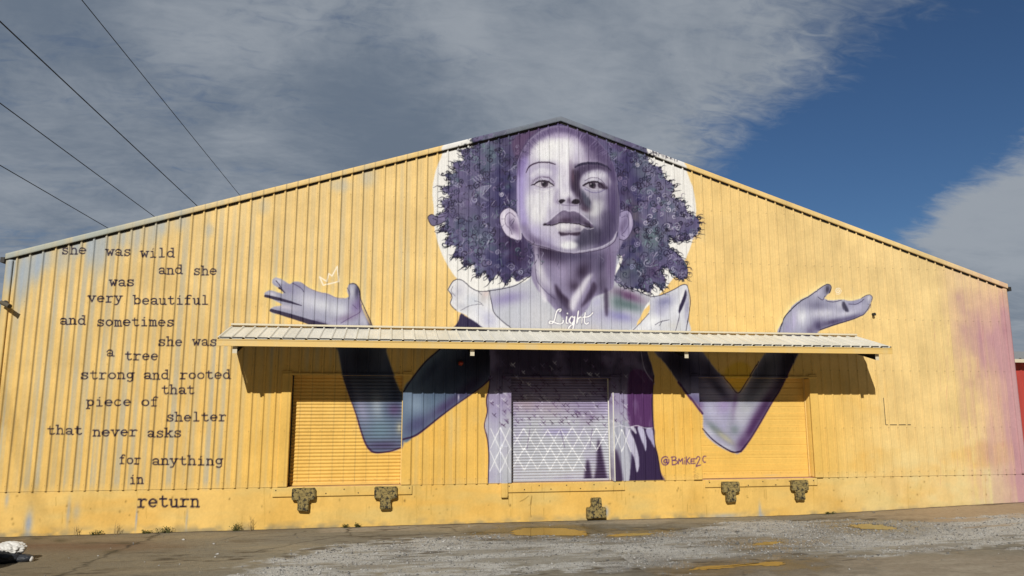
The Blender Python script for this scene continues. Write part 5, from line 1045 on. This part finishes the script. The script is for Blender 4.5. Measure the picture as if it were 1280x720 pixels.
for (u, v, ru, rv, a) in ((9, 671, 12, 2, .9), (45, 673, 8, 1.5, .7), (76, 676, 9, 2, .8), (110, 679, 10, 1.5, .6), (158, 679, 12, 1.6, .7), (140, 690, 12, 2, .7), (595, 667, 14, 2, .8), (440, 658, 8, 1.5, .8), (1035, 644, 14, 1.5, .6), (1175, 688, 40, 2.5, .5), (660, 690, 40, 3, .35), (810, 700, 50, 8, .4), (900, 678, 40, 4, .45), (1040, 666, 40, 4, .4), (350, 664, 40, 2, .3), (1150, 638, 40, 2, .35)):
    gc = lerp(gc, L3((64, 58, 38) if ru < 20 else (92, 82, 66)), np.exp(-(((SU-u)/ru)**2+((SV-v)/rv)**2))*a*np.clip(.4+n3*1.2, 0, 1))
# puddles
PUD = [[(638, 668), (650, 662), (662, 660.5), (700, 661), (722, 663.5), (734, 666), (738, 669.5), (728, 670.5), (690, 670), (655, 670)],
       [(758, 670), (775, 668), (800, 667), (818, 667), (812, 669), (790, 670.5), (765, 671.5)],
       [(1063, 658), (1075, 656), (1100, 657), (1118, 660), (1122, 662), (1108, 663.5), (1085, 662.5), (1068, 660.5)],
       [(942, 680), (956, 677.5), (974, 677), (978, 678.5), (962, 681), (946, 682)],
       [(950, 704), (964, 702), (980, 703), (977, 706), (962, 708), (950, 707)],
       [(858, 712), (885, 708), (920, 705.5), (957, 704), (958, 706), (925, 708), (900, 711), (872, 713)]]
wet = np.zeros(shp, np.float32); cut = np.zeros(shp, np.float32); PW = []
for k_, P_ in enumerate(PUD):
    sp = smooth(P_, True, 5); q = np.array([survey(u, v, z=.0)[:2] for u, v in sp])
    cx_, cy_ = q.mean(0); r_ = np.random.default_rng(60+k_); q = q+(r_.normal(0, .022, q.shape)+np.stack([.05*np.sin(np.arange(len(q))*1.7+k_),   .022*np.sin(np.arange(len(q))*2.3+2*k_)], 1))*np.array([1.6, 1]); PW.append(q)
    m = (GX > q[:, 0].min()-2.2) & (GX < q[:, 0].max()+2.2) & (GY > q[:, 1].min()-1.5) & (GY < q[:, 1].max()+1.5)
    X, Y = GX[m], GY[m]; d = np.full(X.shape, 9.)
    for a, c in zip(q, np.roll(q, -1, 0)):
        e = c-a; L = e@e+1e-9; t_ = np.clip(((X-a[0])*e[0]+(Y-a[1])*e[1])/L, 0, 1); d = np.minimum(d, np.hypot((X-a[0]-t_*e[0])*.5, (Y-a[1]-t_*e[1])*.85))
    ins_ = np.zeros(X.shape, bool)
    for a, c in zip(q, np.roll(q, -1, 0)):
        with np.errstate(divide='ignore', invalid='ignore'):
            ins_ ^= ((a[1] > Y) != (c[1] > Y)) & (X < (c[0]-a[0])*(Y-a[1])/(c[1]-a[1])+a[0])
    w_ = np.where(ins_, 1, np.clip((1.15-d/(.30+1.3*n2[m]))+(n3[m]-.5)*1.1, 0, 1)); wet[m] = np.maximum(wet[m], w_); cut[m] = np.maximum(cut[m], np.where(ins_, 1, 0))
pit = np.clip((gn(.5, .14, 19, 3)-.60)*9, 0, 1)*np.clip((gn(4, 1.2, 20, 2)-.40)*4, 0, 1)
gc = lerp(gc, L3((66, 57, 44)), pit*.85*(1-.4*grav))
gc = lerp(gc, gc*.42, wet*.95)
GZ = gz(GX, GY)+(n3-.5)*.016*(1-wet)*(np.abs(GX) < 20)*(GY > -12)*(GY < .2)-.012*cut
GZ = np.where(GY > .3, np.minimum(GZ, 0.0), GZ)
M_ground = new_mat('ground_mix', rough=.9); t = NT(M_ground)
sp1 = t.noise(32, 3, .7); sp2 = t.noise(95, 2, .6); sp3 = t.noise(9, 5, .6)
c = t.mix(t.ramp(sp3, .4, .7, 0, .45), t.attr('paint'), (.62, .58, .52), 'MULTIPLY')
gm = t.attrf('gravel')
def mul(a, b):
    n_ = t.N.new('ShaderNodeMath'); n_.operation = 'MULTIPLY'; t.L.new(a, n_.inputs[0]); t.L.new(b, n_.inputs[1]); return n_.outputs[0]
c = t.mix(mul(gm, t.ramp(sp1, .50, .62, 0, .75)), c, (.30, .27, .22), 'MULTIPLY')
c = t.mix(mul(gm, t.ramp(sp2, .56, .66, 0, .8)), c, (.50, .49, .46))
c = t.mix(t.ramp(sp2, .60, .72, 0, .35), c, (.45, .40, .34), 'MULTIPLY')
t.color(c); t.rough(t.ramp(t.attrf('wet'), .3, 1, .9, .35)); t.bump(sp1, .8, .03)
V = np.stack([GX.ravel(), GY.ravel(), GZ.ravel()], 1)
tag(mesh_obj('ground', V, grid_faces(*shp), M_ground, None, colors=gc.reshape(-1, 3), floats={'gravel': grav, 'wet': wet}, smooth=True), 'cracked concrete lot with spread gravel, dirt stains and puddles', 'ground', kind='structure')
M_water = new_mat('puddle_water', (.045, .034, .018), .05, 0, .5)
for q in PW:
    zc = float(gz(np.array([q[:, 0].mean()]), np.array([q[:, 1].mean()]))[0])+.001
    o = mesh_obj('puddle', np.stack([q[:, 0], q[:, 1], np.full(len(q), zc)], 1), [tuple(range(len(q)))], M_water); tag(o, 'shallow still puddle reflecting the yellow wall', 'puddle', kind='structure')
# loose stones lying in the gravel, far too many to count
sr = np.random.default_rng(88); S_V, S_F = [], []
cand = 0; dv = 0; ns = 0
oct_ = np.array([(1, 0, 0), (-1, 0, 0), (0, 1, 0), (0, -1, 0), (0, 0, 1), (0, 0, -1)], float); of = [(0, 2, 4), (2, 1, 4), (1, 3, 4), (3, 0, 4), (2, 0, 5), (1, 2, 5), (3, 1, 5), (0, 3, 5)]
Vs, Fs, Cs = [], [], []
px_ = sr.uniform(-12, 17, 60000); py_2 = sr.uniform(-9, -.15, 60000)
ix = np.clip(np.searchsorted(gxs, px_), 0, len(gxs)-1); iy = np.clip(np.searchsorted(gys, py_2), 0, len(gys)-1)
ok = (sr.random(60000) < grav[ix, iy]*.55+.004) & (cut[ix, iy] < .5)
px_, py_2, ix, iy = px_[ok], py_2[ok], ix[ok], iy[ok]; n_s = len(px_)
siz = sr.uniform(.010, .026, n_s)*(1+.9*(sr.random(n_s) < .05))
jit = oct_[None]*(siz[:, None, None]*sr.uniform(.6, 1.3, (n_s, 6, 1)))+sr.normal(0, .2, (n_s, 6, 3))*siz[:, None, None]; jit[..., 2] *= .6
Vv = jit+np.stack([px_, py_2, GZ[ix, iy]+siz*.25], 1)[:, None]
Ff = (np.array(of)[None]+6*np.arange(n_s)[:, None, None]).reshape(-1, 3)
tone = sr.uniform(.10, .46, (n_s, 1, 1))*np.array([1, .97, .91]); Cc = np.broadcast_to(tone, (n_s, 6, 3)).reshape(-1, 3)
M_stone = new_mat('stone', rough=.85); t = NT(M_stone); t.color(t.attr('paint'))
tag(mesh_obj('loose_gravel', Vv.reshape(-1, 3), Ff, M_stone, None, colors=Cc), 'pale loose gravel scattered over the lot in front of the yellow wall', 'gravel', kind='stuff')

# ------------------------------------------------------------------ weeds at the foot of the wall
M_leaf = new_mat('weed_leaf', (.07, .10, .03), .6); t = NT(M_leaf); t.color(t.mix(t.noise(14, 2), (.045, .075, .02), (.12, .13, .04)))
M_dry = new_mat('dry_stem', (.26, .18, .08), .8)
def weed(u, v, wpx, hpx, kind, label, seed):
    p = survey(u, v+1, y=-.06); s = .0225; x, z = p[0], float(gz(np.array([p[0]]), np.array([-.06]))[0])
    r = random.Random(seed); root = empty('weed', (x, -.10, z)); tag(root, label, 'weed', 'weeds along the foot of the wall')
    st = MB(); lf = MB(); W, H = wpx*s, hpx*s
    nst = 5 if kind == 'twig' else 12
    for i in range(nst):
        bx = r.uniform(-W*.35, W*.35); tx_ = bx+r.uniform(-W*.3, W*.3); hh = H*r.uniform(.45, 1); ty = r.uniform(-.10, .05)
        mid = Vector((bx*.6+tx_*.4+r.uniform(-.02, .02), ty*.4, hh*.55)); end = Vector((tx_, ty, hh))
        st.cyl((bx, r.uniform(-.05, .03), -.02), mid, .006, 5, .004); st.cyl(mid, end, .004, 5, .002)
        if kind == 'twig':
            e2 = mid+Vector((r.uniform(-.12, .12), r.uniform(-.05, .05), hh*r.uniform(.15, .35))); st.cyl(mid, e2, .003, 4, .0015)
        nl = 3 if kind == 'twig' else 14
        for k in range(nl):
            q = Vector((bx, 0, 0)).lerp(end, r.uniform(.2, 1))+Vector((r.uniform(-1, 1), r.uniform(-1, .6), r.uniform(-.6, .6)))*(.018 if kind == 'twig' else .07*min(1, H/.2))
            a = r.uniform(0, 6.28); L = r.uniform(.02, .05)*(0.5 if kind == 'twig' else 1); d = Vector((math.cos(a), math.sin(a), r.uniform(-.3, .7)))*L; wd = Vector((-math.sin(a), math.cos(a), r.uniform(-.2, .2)))*L*.32
            q.z = max(q.z, .01); lf.add([q, q+d*.5+wd, q+d, q+d*.5-wd], [(0, 1, 2, 3)])
    st.build('stem', M_dry if kind == 'twig' else M_leaf, root); lf.build('foliage', M_dry if kind == 'twig' and seed % 2 else M_leaf, root)
for i, a in enumerate(((97, 666, 12, 11, 'twig', 'dry branching weed, tallest of those under the word strong'), (120, 666, 12, 6, 'leaf', 'small dark green weed, second clump from the left end of the wall'), (146, 666, 6, 17, 'twig', 'thin bare dry stem just left of the word return'), (203, 666, 26, 8, 'leaf', 'widest low green weed, under the word return'), (184, 665.5, 12, 4, 'leaf', 'very low green tuft beside the widest weed'), (295, 665, 11, 10, 'leaf', 'compact green weed left of the tall dry stems'), (312, 665, 8, 18, 'twig', 'tall dry upright stems left of the first loading door'), (431, 660.5, 7, 4, 'leaf', 'tiny green tuft at the wall below the left door, the left one of two'), (447, 660, 6, 5, 'leaf', 'tiny green tuft below the left door beside its right dock bumper'), (1036, 645, 20, 3.5, 'leaf', 'flat green tuft at the wall right of the last dock bumper'))): weed(*a, seed=100+i)

# ------------------------------------------------------------------ heap of plastic sheeting, lower left
hp = empty('plastic_heap', (-12.86, -3.45, 0)); hp.scale = (.88, .88, .85); tag(hp, 'crumpled white plastic sheeting, lower side coloured dark as shade, heaped on the ground at the left edge', 'plastic sheeting')
def lump(name, c, r, mat, seed, amp=.10):
    bm = bmesh.new(); bmesh.ops.create_icosphere(bm, subdivisions=5, radius=1.0); rn = np.random.default_rng(seed)
    D_ = rn.normal(size=(26, 3)); D_ /= np.linalg.norm(D_, axis=1)[:, None]; fr = rn.uniform(3, 15, 26); ph_ = rn.uniform(0, 6.3, 26); am_ = rn.uniform(.3, 1, 26)/fr**.75*2.2
    for q in bm.verts:
        n_ = np.array(q.co); d = sum(a*abs(math.sin(f*(n_@dd)+p)) for a, f, dd, p in zip(am_, fr, D_, ph_))/26
        s_ = 1+amp*6*(d-.18); q.co = Vector((n_[0]*r[0]*s_+c[0], n_[1]*r[1]*s_+c[1], max(-.01, n_[2]*r[2]*s_+c[2])))
    me = bpy.data.meshes.new(name); bm.to_mesh(me); bm.free(); me.materials.append(mat); me.polygons.foreach_set('use_smooth', np.ones(len(me.polygons), bool))
    o = bpy.data.objects.new(name, me); COL.objects.link(o); o.parent = hp; return o
M_pw = new_mat('white_plastic', (.62, .60, .56), .4); M_pd = new_mat('shaded_plastic', (.03, .033, .04), .45)
lump('shade_lump', (-.20, .0, .12), (.66, .32, .20), M_pd, 3, .14); lump('white_sheet', (.16, .10, .30), (.34, .22, .16), M_pw, 8, .55); lump('white_sheet', (-.28, .04, .30), (.24, .2, .11), M_pw, 9, .55); lump('shade_lump', (.50, .03, .08), (.24, .14, .10), M_pd, 5, .15); lump('white_sheet', (.70, .0, .06), (.045, .06, .065), M_pw, 6)  # dark lower lumps carry the shade beneath the sunlit white tops
lump('shade_lump', (-.16, -.80, .22), (.46, .34, .52), M_pd, 11, .34)  # added out of view to cast the shadow beside the heap

# ------------------------------------------------------------------ overhead wires, running away over the building
wd = np.array(sdir(509, 503)); wd = wd/wd[1]
labw = ['thin overhead wire, the steepest, meeting the roof nearest the mural', 'overhead wire second from the right where the four meet the roof', 'overhead wire third from the right where the four meet the roof', 'lowest overhead wire, meeting the roof nearest the left corner']
for (u, v), rad, lb in zip(((298, 242), (245, 256), (192, 270), (133, 284)), (.030, .044, .038, .038), labw):
    p0 = CAMP+(survey(u, v)-CAMP)*4.2; mb = []
    ys_ = np.linspace(-70, 130, 60); path = np.array([p0+wd*(y-p0[1]) for y in ys_]); path[:, 2] += 0
    V, F = [], []
    for i, q in enumerate(path):
        for k in range(6): V.append((q[0]+rad*math.cos(k*math.pi/3), q[1], q[2]+rad*math.sin(k*math.pi/3)))
    n = len(path)
    for i in range(n-1):
        for k in range(6): F.append((i*6+k, i*6+(k+1) % 6, (i+1)*6+(k+1) % 6, (i+1)*6+k))
    tag(mesh_obj('overhead_wire', V, F, M_wire), lb, 'wire', 'overhead wires at the upper left')
